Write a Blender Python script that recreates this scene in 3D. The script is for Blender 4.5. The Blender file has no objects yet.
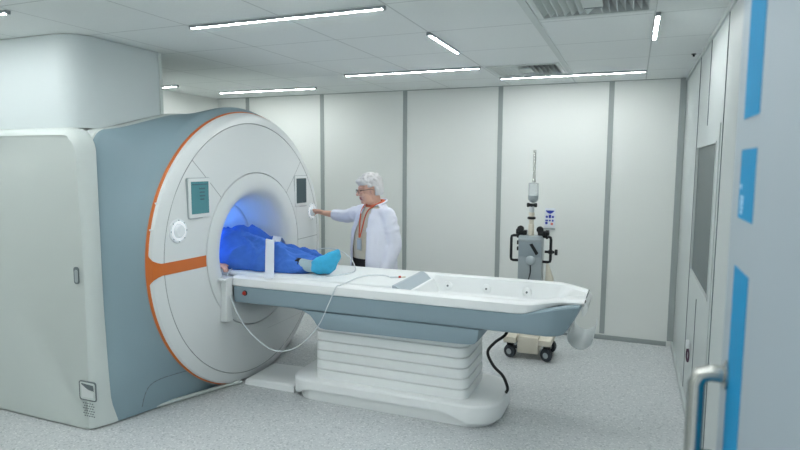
import bpy, bmesh, math, random
from mathutils import Vector, Matrix, noise
PI = math.pi
random.seed(4)
SC = bpy.context.scene
COL = SC.collection
V = Vector

# ------------------------------------------------------------------ materials
def lin(c):
    c = c / 255.0
    return c / 12.92 if c <= 0.04045 else ((c + 0.055) / 1.055) ** 2.4
def rgb(r, g, b): return (lin(r), lin(g), lin(b), 1.0)

class NT:
    def __init__(s, name):
        s.m = bpy.data.materials.new(name); s.m.use_nodes = True
        s.t = s.m.node_tree; s.b = s.t.nodes['Principled BSDF']
    def n(s, typ, **kw):
        x = s.t.nodes.new(typ)
        for k, v in kw.items(): setattr(x, k, v)
        return x
    def l(s, a, b): s.t.links.new(a, b)
    def math(s, op, a, b=None, c=None):
        x = s.n('ShaderNodeMath', operation=op)
        for i, v in enumerate((a, b, c)):
            if v is None: continue
            if hasattr(v, 'links'): s.l(v, x.inputs[i])
            else: x.inputs[i].default_value = v
        return x.outputs[0]
    def mix(s, f, a, b):
        x = s.n('ShaderNodeMix', data_type='RGBA')
        for i, v in ((0, f), (6, a), (7, b)):
            if hasattr(v, 'links'): s.l(v, x.inputs[i])
            else: x.inputs[i].default_value = v
        return x.outputs[2]
    def obj(s): return s.n('ShaderNodeTexCoord').outputs['Object']

MATS = {}
def mat(name, col, rough=0.5, metal=0.0, bump=0.0, scale=40.0, var=0.03, coat=0.0, spec=0.5, trans=0.0, alpha=1.0, ior=1.45, emit=0.0):
    """plain procedural surface: slight noise in colour and relief"""
    a = NT(name); b = a.b
    b.inputs['Roughness'].default_value = rough
    b.inputs['Metallic'].default_value = metal
    b.inputs['Specular IOR Level'].default_value = spec
    b.inputs['Coat Weight'].default_value = coat
    b.inputs['Transmission Weight'].default_value = trans
    b.inputs['Alpha'].default_value = alpha
    b.inputs['IOR'].default_value = ior
    nz = a.n('ShaderNodeTexNoise'); nz.inputs['Scale'].default_value = scale; nz.inputs['Detail'].default_value = 4
    a.l(a.obj(), nz.inputs['Vector'])
    d = tuple(max(0, c * (1 - var)) for c in col[:3]) + (1,)
    e = tuple(min(1, c * (1 + var)) for c in col[:3]) + (1,)
    cm = a.mix(nz.outputs['Fac'], d, e)
    a.l(cm, b.inputs['Base Color'])
    if emit:
        a.l(cm, b.inputs['Emission Color']); b.inputs['Emission Strength'].default_value = emit
    if bump:
        bp = a.n('ShaderNodeBump'); bp.inputs['Strength'].default_value = bump; bp.inputs['Distance'].default_value = 0.01
        a.l(nz.outputs['Fac'], bp.inputs['Height']); a.l(bp.outputs[0], b.inputs['Normal'])
    MATS[name] = a.m
    return a.m

WHITE = mat('scanner_white', rgb(222, 226, 226), 0.32, scale=6, var=0.01, coat=0.15)
TABWHITE = mat('table_white', rgb(240, 243, 243), 0.34, scale=6, var=0.01, coat=0.1)
PANELW = mat('scanner_side_white', rgb(207, 215, 212), 0.42, scale=6, var=0.01)
BLUEGREY = mat('scanner_blue_grey', rgb(139, 162, 171), 0.5, scale=5, var=0.015)
TABBLUE = mat('table_blue_grey', rgb(141, 161, 171), 0.45, scale=5, var=0.015)
ORANGE = mat('scanner_orange', rgb(206, 110, 48), 0.35, scale=8, var=0.03)
SEAM = mat('dark_gap', rgb(112, 122, 125), 0.7)
DARK = mat('black_plastic', rgb(22, 25, 28), 0.4)
RUBBER = mat('castor_rubber', rgb(58, 64, 70), 0.6)
STEEL = mat('brushed_steel', rgb(176, 178, 174), 0.24, metal=1.0, scale=120, var=0.06)
CREAM = mat('cream_plastic', rgb(226, 219, 203), 0.45)
GREYMET = mat('grey_painted_metal', rgb(172, 181, 184), 0.35, metal=0.25)
TRIMGREY = mat('grey_joint_strip', rgb(160, 168, 167), 0.5)
SCREEN1 = mat('teal_screen', rgb(74, 128, 136), 0.18, scale=3, var=0.12, emit=0.14)
SCREEN2 = mat('dark_screen', rgb(62, 80, 86), 0.15, scale=3, var=0.1)
KNOBW = mat('dial_white', rgb(236, 240, 242), 0.3)
RINGLIGHT = mat('dial_ring_light', rgb(240, 246, 252), 0.4, emit=0.35)
RED = mat('red_button', rgb(188, 52, 40), 0.35)
BOREWHITE = mat('bore_liner', rgb(206, 214, 224), 0.38, scale=5, var=0.01)
MATTR = mat('pad_white_cover', rgb(228, 232, 232), 0.75, bump=0.15, scale=30, var=0.02)
PADGREY = mat('pad_grey_end', rgb(172, 184, 192), 0.6, bump=0.1, scale=60)
FROST = mat('frosted_plastic', rgb(228, 234, 236), 0.3, trans=0.15, alpha=0.9, var=0.01)
CLEAR = mat('clear_tube', rgb(226, 233, 237), 0.2, trans=0.1, alpha=1.0, var=0.01)
GLASSY = mat('clear_vessel', rgb(225, 232, 236), 0.08, trans=0.7, alpha=0.55, var=0.01)
STRAPW = mat('white_webbing', rgb(226, 232, 236), 0.85, bump=0.2, scale=200, var=0.03)
SKIN = mat('skin', rgb(218, 172, 152), 0.5, bump=0.1, scale=35, var=0.06)
LIP = mat('lips', rgb(168, 96, 92), 0.5, var=0.05)
HAIR = mat('white_hair', rgb(206, 205, 206), 0.75, bump=0.9, scale=26, var=0.10)
COATM = mat('lab_coat', rgb(226, 228, 240), 0.9, bump=0.5, scale=10, var=0.03)
SHIRT = mat('cream_shirt', rgb(214, 208, 192), 0.9, bump=0.5, scale=80, var=0.06)
TROUS = mat('black_trousers', rgb(34, 32, 36), 0.9, bump=0.2, scale=60)
LANY = mat('orange_lanyard', rgb(206, 96, 62), 0.8)
COLLAR = mat('orange_collar', rgb(208, 110, 80), 0.85)
GOWN = mat('blue_gown', rgb(66, 116, 204), 0.9, bump=0.8, scale=16, var=0.16)  # strong colour noise stands in for light and dark sheen of the folds
BOOT = mat('cyan_shoe_cover', rgb(62, 176, 220), 0.75, bump=0.7, scale=34, var=0.14)
SOCK = mat('pale_stocking', rgb(170, 192, 200), 0.9, bump=0.3, scale=90)
EYE = mat('eye', rgb(60, 52, 48), 0.2)
GLFRAME = mat('spectacle_frame', rgb(46, 46, 54), 0.35)
LENS = mat('spectacle_lens', rgb(222, 226, 230), 0.05, trans=0.9, alpha=0.18)
DOORP = mat('door_pale_blue_white', rgb(146, 158, 165), 0.6, scale=4, var=0.01)
STICK = mat('blue_stripe_film', rgb(0, 128, 176), 0.6, spec=0.2, var=0.03, scale=8)
STICKW = mat('pale_print', rgb(160, 200, 225), 0.5)
PANE = mat('grey_glass', rgb(84, 96, 96), 0.35, spec=0.25, scale=2, var=0.04)
LIGHTW = mat('light_housing', rgb(150, 158, 162), 0.4)
DUCTIN = mat('duct_inside', rgb(112, 124, 124), 0.8)
VANE = mat('vent_white', rgb(205, 212, 210), 0.5)
NOTICE = mat('notice_white', rgb(226, 232, 240), 0.5)
NBLUE = mat('notice_blue', rgb(48, 66, 168), 0.5)
NRED = mat('notice_red', rgb(220, 130, 120), 0.5)
COLUMN = mat('column_paint', rgb(206, 215, 216), 0.55, scale=4, var=0.01)
PLUM = mat('plum_cord', rgb(70, 44, 66), 0.6)
BADGE = mat('badge_card', rgb(176, 190, 205), 0.3)

def tube_mat():
    a = NT('lit_tube')
    a.b.inputs['Base Color'].default_value = (1, 1, 1, 1)
    a.b.inputs['Emission Color'].default_value = (0.955, 0.985, 0.985, 1)
    a.b.inputs['Emission Strength'].default_value = 115.0
    return a.m
TUBE = tube_mat()
def bore_light_mat():
    a = NT('bore_light')
    a.b.inputs['Base Color'].default_value = (0.5, 0.65, 1, 1)
    a.b.inputs['Emission Color'].default_value = (0.22, 0.47, 1.0, 1)
    a.b.inputs['Emission Strength'].default_value = 15.0
    return a.m
BORELIGHT = bore_light_mat()

def floor_mat():
    a = NT('speckled_vinyl'); b = a.b
    o = a.obj()
    vo = a.n('ShaderNodeTexVoronoi'); vo.inputs['Scale'].default_value = 95; a.l(o, vo.inputs['Vector'])
    nz = a.n('ShaderNodeTexNoise'); nz.inputs['Scale'].default_value = 85; nz.inputs['Detail'].default_value = 6; nz.inputs['Roughness'].default_value = 0.75
    a.l(o, nz.inputs['Vector'])
    n2 = a.n('ShaderNodeTexNoise'); n2.inputs['Scale'].default_value = 0.9; a.l(o, n2.inputs['Vector'])
    r = a.n('ShaderNodeValToRGB'); r.color_ramp.elements[0].position = 0.36; r.color_ramp.elements[1].position = 0.64
    r.color_ramp.elements[0].color = rgb(193, 198, 200); r.color_ramp.elements[1].color = rgb(216, 219, 220)
    a.l(nz.outputs['Fac'], r.inputs['Fac'])
    sep = a.n('ShaderNodeSeparateColor'); a.l(vo.outputs['Color'], sep.inputs[0])
    dk = a.math('LESS_THAN', sep.outputs[0], 0.10)
    lt = a.math('GREATER_THAN', sep.outputs[0], 0.90)
    c = a.mix(a.math('MULTIPLY', dk, 0.42), r.outputs['Color'], rgb(140, 148, 153))
    c = a.mix(a.math('MULTIPLY', lt, 0.6), c, rgb(238, 240, 240))
    c = a.mix(a.math('MULTIPLY', n2.outputs['Fac'], 0.10), c, rgb(150, 158, 164))
    a.l(c, b.inputs['Base Color'])
    b.inputs['Roughness'].default_value = 0.42; b.inputs['Specular IOR Level'].default_value = 0.35
    return a.m
def ceil_mat():
    a = NT('ceiling_tiles'); b = a.b
    o = a.obj(); s = a.n('ShaderNodeSeparateXYZ'); a.l(o, s.inputs[0])
    def line(sock, off, pitch, hw):
        u = a.math('FRACT', a.math('ADD', a.math('DIVIDE', a.math('SUBTRACT', sock, off), pitch), 100.5))
        return a.math('LESS_THAN', a.math('ABSOLUTE', a.math('SUBTRACT', u, 0.5)), hw / pitch)
    lx = line(s.outputs[0], -1.215, 0.6425, 0.0045)
    ly = line(s.outputs[1], 3.49, 0.673, 0.0045)
    m = a.math('MAXIMUM', lx, ly)
    nz = a.n('ShaderNodeTexNoise'); nz.inputs['Scale'].default_value = 90; a.l(o, nz.inputs['Vector'])
    base = a.mix(nz.outputs['Fac'], rgb(226, 231, 230), rgb(234, 238, 237))
    a.l(a.mix(a.math('MULTIPLY', m, 0.36), base, rgb(96, 106, 106)), b.inputs['Base Color'])
    b.inputs['Roughness'].default_value = 0.62; b.inputs['Specular IOR Level'].default_value = 0.3
    bp = a.n('ShaderNodeBump'); bp.inputs['Strength'].default_value = 0.4; bp.inputs['Distance'].default_value = 0.004; bp.invert = True
    a.l(m, bp.inputs['Height']); a.l(bp.outputs[0], b.inputs['Normal'])
    return a.m
def cover_mat():
    """white gantry front: hairline gaps between its moulded panels (root-local Y,Z measured from the bore axis)"""
    a = NT('scanner_front_white'); b = a.b
    s = a.n('ShaderNodeSeparateXYZ'); a.l(a.obj(), s.inputs[0])
    y = s.outputs[1]; z = a.math('SUBTRACT', s.outputs[2], 1.064)
    r = a.math('SQRT', a.math('ADD', a.math('MULTIPLY', y, y), a.math('MULTIPLY', z, z)))
    ay = a.math('ABSOLUTE', y)
    d45 = a.math('LESS_THAN', a.math('ABSOLUTE', a.math('SUBTRACT', ay, z)), 0.0042)
    hor = a.math('MULTIPLY', a.math('LESS_THAN', a.math('ABSOLUTE', a.math('SUBTRACT', z, 0.0)), 0.003), a.math('GREATER_THAN', y, 0.0))
    ver = a.math('MULTIPLY', a.math('LESS_THAN', a.math('ABSOLUTE', a.math('SUBTRACT', y, 0.60)), 0.0022), a.math('LESS_THAN', z, 0.44))
    ver = a.math('MULTIPLY', ver, a.math('GREATER_THAN', z, -0.45))
    low = a.math('MULTIPLY', a.math('LESS_THAN', a.math('ABSOLUTE', a.math('ADD', z, 0.70)), 0.0022), a.math('GREATER_THAN', y, 0.12))
    m = a.math('MAXIMUM', a.math('MAXIMUM', d45, hor), a.math('MULTIPLY', a.math('MAXIMUM', ver, low), 0.4))
    band = a.math('MULTIPLY', a.math('GREATER_THAN', r, 0.612), a.math('LESS_THAN', r, 1.0))
    m = a.math('MULTIPLY', m, band)
    g1 = a.math('LESS_THAN', a.math('ABSOLUTE', a.math('SUBTRACT', r, 1.0)), 0.0032)
    m = a.math('MAXIMUM', m, g1)
    a.l(a.mix(a.math('MULTIPLY', m, 0.6), rgb(222, 226, 226), rgb(92, 100, 104)), b.inputs['Base Color'])
    b.inputs['Roughness'].default_value = 0.3; b.inputs['Coat Weight'].default_value = 0.15
    return a.m
def wall_mat(name, c1, c2, rough):
    a = NT(name); b = a.b
    nz = a.n('ShaderNodeTexNoise'); nz.inputs['Scale'].default_value = 1.3; a.l(a.obj(), nz.inputs['Vector'])
    a.l(a.mix(nz.outputs['Fac'], c1, c2), b.inputs['Base Color'])
    b.inputs['Roughness'].default_value = rough; b.inputs['Specular IOR Level'].default_value = 0.4
    return a.m
FLOOR = floor_mat(); CEIL = ceil_mat(); COVER = cover_mat()
WALL = wall_mat('wall_panel_white', rgb(228, 232, 228), rgb(232, 235, 232), 0.42)
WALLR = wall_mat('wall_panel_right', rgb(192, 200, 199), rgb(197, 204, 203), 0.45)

# ------------------------------------------------------------------ mesh helpers
def obj(name, bm, m, parent=None, angle=40, smooth=True):
    """link a bmesh (built in world coordinates) as one mesh object under its thing"""
    me = bpy.data.meshes.new(name)
    if isinstance(bm, bpy.types.Mesh): me = bm; me.name = name
    else:
        bmesh.ops.recalc_face_normals(bm, faces=bm.faces[:])
        bm.to_mesh(me); bm.free()
    o = bpy.data.objects.new(name, me); COL.objects.link(o)
    if m is not None:
        me.materials.clear()
        for k in (m if isinstance(m, (list, tuple)) else [m]): me.materials.append(k)
    if smooth:
        for p in me.polygons: p.use_smooth = True
        if angle < 180: me.set_sharp_from_angle(angle=math.radians(angle))
    if parent is not None:
        off = V((0, 0, 0)); p = parent
        while p is not None: off += p.location; p = p.parent
        me.transform(Matrix.Translation(-off)); o.parent = parent
    return o
def thing(name, label, cat, loc=(0, 0, 0), group=None):
    o = bpy.data.objects.new(name, None); COL.objects.link(o); o.location = loc
    o.empty_display_size = 0.1
    return tag(o, label, cat, group)
def tag(o, label, cat, group=None, kind=None):
    o['label'] = label; o['category'] = cat
    if group: o['group'] = group
    if kind: o['kind'] = kind
    return o
def struct(name, bm, m, label, cat, parent=None, **kw):
    o = obj(name, bm, m, parent, **kw)
    if parent is None: tag(o, label, cat, kind='structure')
    return o

def add_box(bm, x0, x1, y0, y1, z0, z1, bev=0.0, seg=2):
    r = bmesh.ops.create_cube(bm, size=1.0)
    vs = r['verts']
    for v in vs:
        v.co = V(((x0 + x1) / 2 + v.co.x * (x1 - x0), (y0 + y1) / 2 + v.co.y * (y1 - y0), (z0 + z1) / 2 + v.co.z * (z1 - z0)))
    if bev:
        es = list({e for v in vs for e in v.link_edges})
        bmesh.ops.bevel(bm, geom=es, offset=bev, segments=seg, affect='EDGES', profile=0.5)
def box(*a, **k):
    bm = bmesh.new(); add_box(bm, *a, **k); return bm
def basis(d):
    d = d.normalized(); u = V((0, 0, 1)) if abs(d.z) < 0.95 else V((1, 0, 0))
    s = d.cross(u).normalized(); return s, s.cross(d).normalized()
def loft(bm, rings, closed=True, cap0=True, cap1=True):
    vr = [[bm.verts.new(p) for p in r] for r in rings]
    n = len(rings[0])
    for a, b in zip(vr, vr[1:]):
        for i in range(n if closed else n - 1):
            j = (i + 1) % n
            try: bm.faces.new((a[i], a[j], b[j], b[i]))
            except ValueError: pass
    if closed and cap0: bm.faces.new(vr[0][::-1])
    if closed and cap1: bm.faces.new(vr[-1])
    return vr
def catmull(pts, sub=6):
    pts = [V(p) for p in pts]
    if len(pts) < 3: return pts
    P = [2 * pts[0] - pts[1]] + pts + [2 * pts[-1] - pts[-2]]
    out = []
    for i in range(1, len(P) - 2):
        for k in range(sub):
            t = k / sub
            out.append(0.5 * (2 * P[i] + (P[i + 1] - P[i - 1]) * t + (2 * P[i - 1] - 5 * P[i] + 4 * P[i + 1] - P[i + 2]) * t * t + (3 * P[i] - P[i - 1] - 3 * P[i + 1] + P[i + 2]) * t ** 3))
    out.append(pts[-1]); return out
def add_tube(bm, pts, r, n=10, smooth=0, sx=1.0):
    pts = catmull(pts, smooth) if smooth else [V(p) for p in pts]
    rings = []; s = None
    for i, p in enumerate(pts):
        d = (pts[min(i + 1, len(pts) - 1)] - pts[max(i - 1, 0)]).normalized()
        if s is None: s, u = basis(d)
        else:
            s = (s - d * s.dot(d)).normalized(); u = s.cross(d)
        rr = r[min(i, len(r) - 1)] if isinstance(r, (list, tuple)) else r
        rings.append([p + (s * math.cos(2 * PI * k / n) * sx + u * math.sin(2 * PI * k / n)) * rr for k in range(n)])
    loft(bm, rings)
def tube(pts, r, n=10, smooth=0):
    bm = bmesh.new(); add_tube(bm, pts, r, n, smooth); return bm
def add_lathe(bm, prof, origin, axis, n=40, cap0=False, cap1=False, zmin=None):
    """prof: list of (radius, distance along axis)"""
    ax = V(axis).normalized(); s, u = basis(ax); o = V(origin)
    rings = []
    for r, h in prof:
        ring = []
        for k in range(n):
            t = 2 * PI * k / n
            p = o + ax * h + (s * math.cos(t) + u * math.sin(t)) * r
            if zmin is not None and p.z < zmin: p.z = zmin
            ring.append(p)
        rings.append(ring)
    loft(bm, rings, True, cap0, cap1)
def lathe(prof, origin, axis, n=40, cap0=True, cap1=True, zmin=None):
    bm = bmesh.new(); add_lathe(bm, prof, origin, axis, n, cap0, cap1, zmin); return bm
def prism(poly, axis, a, b, bev=0.0, seg=2):
    """poly in the two other axes, extruded along axis from a to b"""
    bm = bmesh.new()
    def mk(p, h):
        if axis == 'x': return V((h, p[0], p[1]))
        if axis == 'y': return V((p[0], h, p[1]))
        return V((p[0], p[1], h))
    loft(bm, [[mk(p, a) for p in poly], [mk(p, b) for p in poly]])
    if bev:
        bmesh.ops.recalc_face_normals(bm, faces=bm.faces[:])
        es = [e for e in bm.edges if len(e.link_faces) == 2 and e.calc_face_angle(0) > 0.9]
        bmesh.ops.bevel(bm, geom=es, offset=bev, segments=seg, affect='EDGES', profile=0.5)
    return bm
def rrect(x0, x1, y0, y1, r, n=6):
    """rounded rectangle outline"""
    if not isinstance(r, (list, tuple)): r = (r,) * 4
    out = []
    for (cx, cy, a0, rr) in ((x1 - r[0], y1 - r[0], 0, r[0]), (x0 + r[1], y1 - r[1], 90, r[1]), (x0 + r[2], y0 + r[2], 180, r[2]), (x1 - r[3], y0 + r[3], 270, r[3])):
        for k in range(n + 1):
            t = math.radians(a0 + 90 * k / n)
            out.append((cx + rr * math.cos(t), cy + rr * math.sin(t)))
    return out
def frame_bm(axis, u0, u1, w0, w1, t, a, b, bev=0.0):
    """picture-frame ring in the plane across axis"""
    bm = bmesh.new()
    for (p0, p1, q0, q1) in ((u0, u1, w0, w0 + t), (u0, u1, w1 - t, w1), (u0, u0 + t, w0 + t, w1 - t), (u1 - t, u1, w0 + t, w1 - t)):
        if axis == 'x': add_box(bm, a, b, p0, p1, q0, q1, bev)
        elif axis == 'y': add_box(bm, p0, p1, a, b, q0, q1, bev)
        else: add_box(bm, p0, p1, q0, q1, a, b, bev)
    return bm
# organic shapes: overlapping closed solids fused into one continuous skin
def add_cap(bm, p0, p1, r0, r1, n=14):
    p0, p1 = V(p0), V(p1); d = (p1 - p0); L = d.length
    ax = d / L if L > 1e-6 else V((0, 0, 1))
    prof = [(r0 * math.sin(t * PI / 10), -r0 * math.cos(t * PI / 10)) for t in range(0, 6)] + [(r1 * math.cos(t * PI / 10), L + r1 * math.sin(t * PI / 10)) for t in range(0, 6)]
    prof[0] = (r0 * 0.05, -r0); prof[-1] = (r1 * 0.05, L + r1)
    add_lathe(bm, prof, p0, ax, n, True, True)
def add_ell(bm, c, axes, radii):
    r = bmesh.ops.create_icosphere(bm, subdivisions=3, radius=1.0)
    for v in r['verts']:
        k = v.co.copy()
        v.co = V(c) + axes[0] * k.x * radii[0] + axes[1] * k.y * radii[1] + axes[2] * k.z * radii[2]
def fuse(bm, voxel, smooth=6, factor=0.5):
    me = bpy.data.meshes.new('fuse'); bmesh.ops.recalc_face_normals(bm, faces=bm.faces[:]); bm.to_mesh(me); bm.free()
    o = bpy.data.objects.new('fuse', me); COL.objects.link(o)
    m = o.modifiers.new('r', 'REMESH'); m.mode = 'VOXEL'; m.voxel_size = voxel
    s = o.modifiers.new('s', 'SMOOTH'); s.factor = factor; s.iterations = smooth
    dg = bpy.context.evaluated_depsgraph_get(); dg.update()
    out = bpy.data.meshes.new_from_object(o.evaluated_get(dg))
    bpy.data.objects.remove(o); bpy.data.meshes.remove(me)
    return out

# ------------------------------------------------------------------ room
H = 2.563; XR = 0.4234; YB = 6.096; XL = -4.93; YF = -0.05
struct('floor', box(XL - 0.1, XR + 0.1, YF - 0.15, YB + 0.1, -0.1, 0), FLOOR, 'grey speckled vinyl floor', 'floor', smooth=False)
VENTS = [(-1.19, -0.59, 4.86, 5.45), (-0.53, 0.07, 2.80, 3.41)]
bm = bmesh.new()                      # tiles all round the two square vent openings
xs_ = sorted([XL - 0.1, XR + 0.1] + [v for q in VENTS for v in (q[0] + 0.03, q[1] - 0.03)]); ys_ = sorted([YF - 0.15, YB + 0.1] + [v for q in VENTS for v in (q[2] + 0.03, q[3] - 0.03)])
for x0, x1 in zip(xs_, xs_[1:]):
    for y0, y1 in zip(ys_, ys_[1:]):
        mx, my = (x0 + x1) / 2, (y0 + y1) / 2
        if not any(q[0] < mx < q[1] and q[2] < my < q[3] for q in VENTS): add_box(bm, x0, x1, y0, y1, H, H + 0.1)
bmesh.ops.remove_doubles(bm, verts=bm.verts[:], dist=1e-5)
struct('ceiling', bm, CEIL, 'grey tiled ceiling in a thin grid', 'ceiling', smooth=False)
struct('wall_back', box(XL - 0.1, XR + 0.1, YB, YB + 0.1, 0, H), WALL, 'white panelled back wall behind the standing woman', 'wall', smooth=False)
struct('wall_left', box(XL - 0.1, XL, YF - 0.15, YB, 0, H), WALL, 'white left wall behind the scanner', 'wall', smooth=False)
bm = bmesh.new()                      # front wall with the doorway the camera looks through
add_box(bm, XL, -1.15, YF - 0.15, YF, 0, H); add_box(bm, 0.19, XR, YF - 0.15, YF, 0, H); add_box(bm, -1.15, 0.19, YF - 0.15, YF, 2.25, H)
struct('wall_front', bm, WALL, 'white wall with the open doorway, beside the near door', 'wall', smooth=False)
bm = bmesh.new()                      # right wall with the window hole
WY0, WY1, WZ0, WZ1 = 3.70, 4.79, 0.975, 1.89
add_box(bm, XR, XR + 0.1, YF, WY0, 0, H); add_box(bm, XR, XR + 0.1, WY1, YB, 0, H)
add_box(bm, XR, XR + 0.1, WY0, WY1, 0, WZ0); add_box(bm, XR, XR + 0.1, WY0, WY1, WZ1, H)
struct('wall_right', bm, WALLR, 'glossy white panelled right wall with a grey window', 'wall', smooth=False)
w = struct('window_1', box(XR + 0.010, XR + 0.018, WY0, WY1, WZ0, WZ1), PANE, 'grey glass window in the right wall', 'window', smooth=False)
obj('window_frame', frame_bm('x', WY0, WY1, WZ0, WZ1, 0.012, XR - 0.004, XR + 0.010), WALLR, w)
# grey joint strips of the back wall
n = 1
def trim(bm, m, label):
    global n
    struct('trim_%d' % n, bm, m, label, 'trim', smooth=False); n += 1
for x, s in ((-0.2305, 'strip right of the injector stand'), (-1.3156, 'strip left of the injector stand'), (-2.3827, 'strip just right of the standing woman'), (-3.4306, 'strip rising beside the scanner rim'), (-4.48, 'leftmost strip, showing only above the scanner rim')):
    trim(box(x - 0.024, x + 0.024, YB - 0.008, YB, 0.06, H - 0.006), TRIMGREY, 'grey vertical joint strip of back wall, ' + s)
trim(box(XR - 0.055, XR - 0.002, YB - 0.035, YB, 0.06, H - 0.006), TRIMGREY, 'wide grey corner strip between back and right walls')
trim(box(XL, XR, YB - 0.012, YB, H - 0.006, H), TRIMGREY, 'thin edge strip where back wall meets ceiling')
trim(box(XR - 0.012, XR, YF, YB - 0.012, H - 0.03, H), VANE, 'pale edge strip where right wall meets ceiling')
for y, z0, z1, s in ((4.83, 0.0, H - 0.03, 'beyond the window'), (4.2, 1.985, H - 0.03, 'above the window'), (4.25, 0.03, 0.87, 'below the window'), (3.47, 0.0, H - 0.03, 'nearer than the window')):
    trim(box(XR - 0.004, XR, y - 0.004, y + 0.004, z0 + 0.02, z1), SEAM, 'thin dark vertical joint of right wall ' + s)
trim(box(XR - 0.006, XR, 3.555, 3.60, 0.08, 1.98), WALLR, 'pale jamb strip on the near side of the window')
trim(box(-0.575, -0.535, 2.2, 5.46, H - 0.006, H), VANE, 'pale ceiling bar running beside the air vents')
for nm, b, l in (('baseboard_back', box(XL, XR - 0.06, YB - 0.014, YB, 0, 0.045, bev=0.003), 'grey skirting along the back wall'), ('baseboard_right', box(XR - 0.02, XR, YF + 0.1, YB - 0.04, 0, 0.06, bev=0.004), 'pale skirting along the right wall')):
    struct(nm, b, TRIMGREY if 'back' in nm else WALLR, l, 'skirting')

# ------------------------------------------------------------------ ceiling lights
def light(loc, L, along, label):
    t = thing('ceiling_light', label, 'light', loc, 'tube lights on the ceiling')
    x, y, z = loc
    def B(a, b, c0, c1, z0, z1, bev=0):
        return box(x + a, x + b, y + c0, y + c1, z0, z1, bev=bev) if along == 'x' else box(x + c0, x + c1, y + a, y + b, z0, z1, bev=bev)
    obj('housing', B(0, L, -0.012, 0.012, H - 0.006, H - 0.0005), LIGHTW, t)
    for a in (-0.012, 0.0095): obj('side_rail', B(0, L, a, a + 0.0025, H - 0.0165, H - 0.006), LIGHTW, t)
    for a in (0, L - 0.014): obj('end_cap', B(a, a + 0.014, -0.0125, 0.0125, H - 0.021, H - 0.006, 0.002), LIGHTW, t)
    obj('lit_tube', B(0.014, L - 0.014, -0.009, 0.009, H - 0.0175, H - 0.006, 0.002), TUBE, t)
    return t
LX = -1.215; P2 = 1.265
for (x, y, L, ax, lb) in (
    (-2.49, 2.845, P2, 'x', 'long lit ceiling tube above the scanner, largest in the view'),
    (-4.44, 5.52, P2, 'x', 'long lit ceiling tube far left, behind the scanner top'),
    (-2.49, 4.85, P2, 'x', 'long lit ceiling tube above the standing woman'),
    (-1.2, 5.50, P2, 'x', 'long lit ceiling tube in front of the smaller vent, near the back wall'),
    (-1.215, 3.49, 0.66, 'y', 'short slanting lit ceiling tube in the middle of the ceiling'),
    (0.085, 3.47, 0.66, 'y', 'short lit ceiling tube near the right wall'),
    (-4.42, 2.21, P2, 'x', 'lit ceiling tube in front of the white column, its end at the left picture edge'),
    (-4.9, 4.9, 0.43, 'x', 'short piece of lit ceiling tube peeping past the white column'),
    (-2.49, 0.80, P2, 'x', 'added fill-light ceiling tube, out of view over the near floor, left of the doorway'),  # remaining tubes are added out of view to brighten the near surfaces
    (-1.2, 1.45, P2, 'x', 'added fill-light ceiling tube, out of view over the near floor, in front of the door'),
    (-4.42, 0.45, P2, 'x', 'added fill-light ceiling tube, out of view in the near left corner'),
    (-1.2, 0.35, P2, 'x', 'added fill-light ceiling tube, out of view just inside the doorway')):
    light((x, y, H), L, ax, lb)
# air vents: tray in the ceiling with slanting blades
def vent(x0, x1, y0, y1, label, cut):
    t = thing('air_vent', label, 'vent', ((x0 + x1) / 2, (y0 + y1) / 2, H), 'square ceiling air vents')
    obj('frame', frame_bm('z', x0, x1, y0, y1, 0.034, H - 0.008, H - 0.0005, 0.003), VANE, t)
    bm = bmesh.new(); add_box(bm, x0 + 0.031, x1 - 0.031, y0 + 0.031, y1 - 0.031, H + 0.085, H + 0.095); obj('duct_backing', bm, DUCTIN, t)
    nb = 14; cx = (x0 + x1) / 2
    for k in range(nb):
        x = x0 + 0.05 + (x1 - x0 - 0.1) * k / (nb - 1)
        s = -1 if x < cx else 1
        a = x - s * 0.014; b = x + s * 0.020
        ya = y0 + 0.04 + cut * k / (nb - 1)
        obj('blade', prism([(a - 0.002, H + (0.055 if s > 0 else 0.025)), (a + 0.002, H + (0.055 if s > 0 else 0.025)), (b + 0.002, H - 0.004), (b - 0.002, H - 0.004)], 'y', ya, y1 - 0.04), VANE, t)
    obj('centre_plate', box(cx - 0.05, cx + 0.05, y0 + 0.18, y1 - 0.20, H - 0.012, H + 0.0), VANE, t)
    obj('centre_slot', box(cx - 0.045, cx + 0.045, y1 - 0.20, y1 - 0.17, H - 0.010, H + 0.002), DUCTIN, t)
vent(-1.19, -0.59, 4.86, 5.45, 'square ceiling air vent behind the back ceiling tube, near the back wall', 0.22)
vent(-0.53, 0.07, 2.80, 3.41, 'square ceiling air vent cut by the top picture edge', 0.0)
t = thing('ceiling_hook', 'small dark fitting under the ceiling beside the right wall', 'fitting', (0.37, 4.83, H))
obj('plate', lathe([(0.016, 0), (0.016, 0.006)], (0.37, 4.83, H - 0.0065), (0, 0, 1), 16), DARK, t)
obj('nozzle', lathe([(0.006, 0), (0.009, 0.009), (0.007, 0.014)], (0.37, 4.83, H - 0.021), (0, 0, 1), 12), DARK, t)

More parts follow.
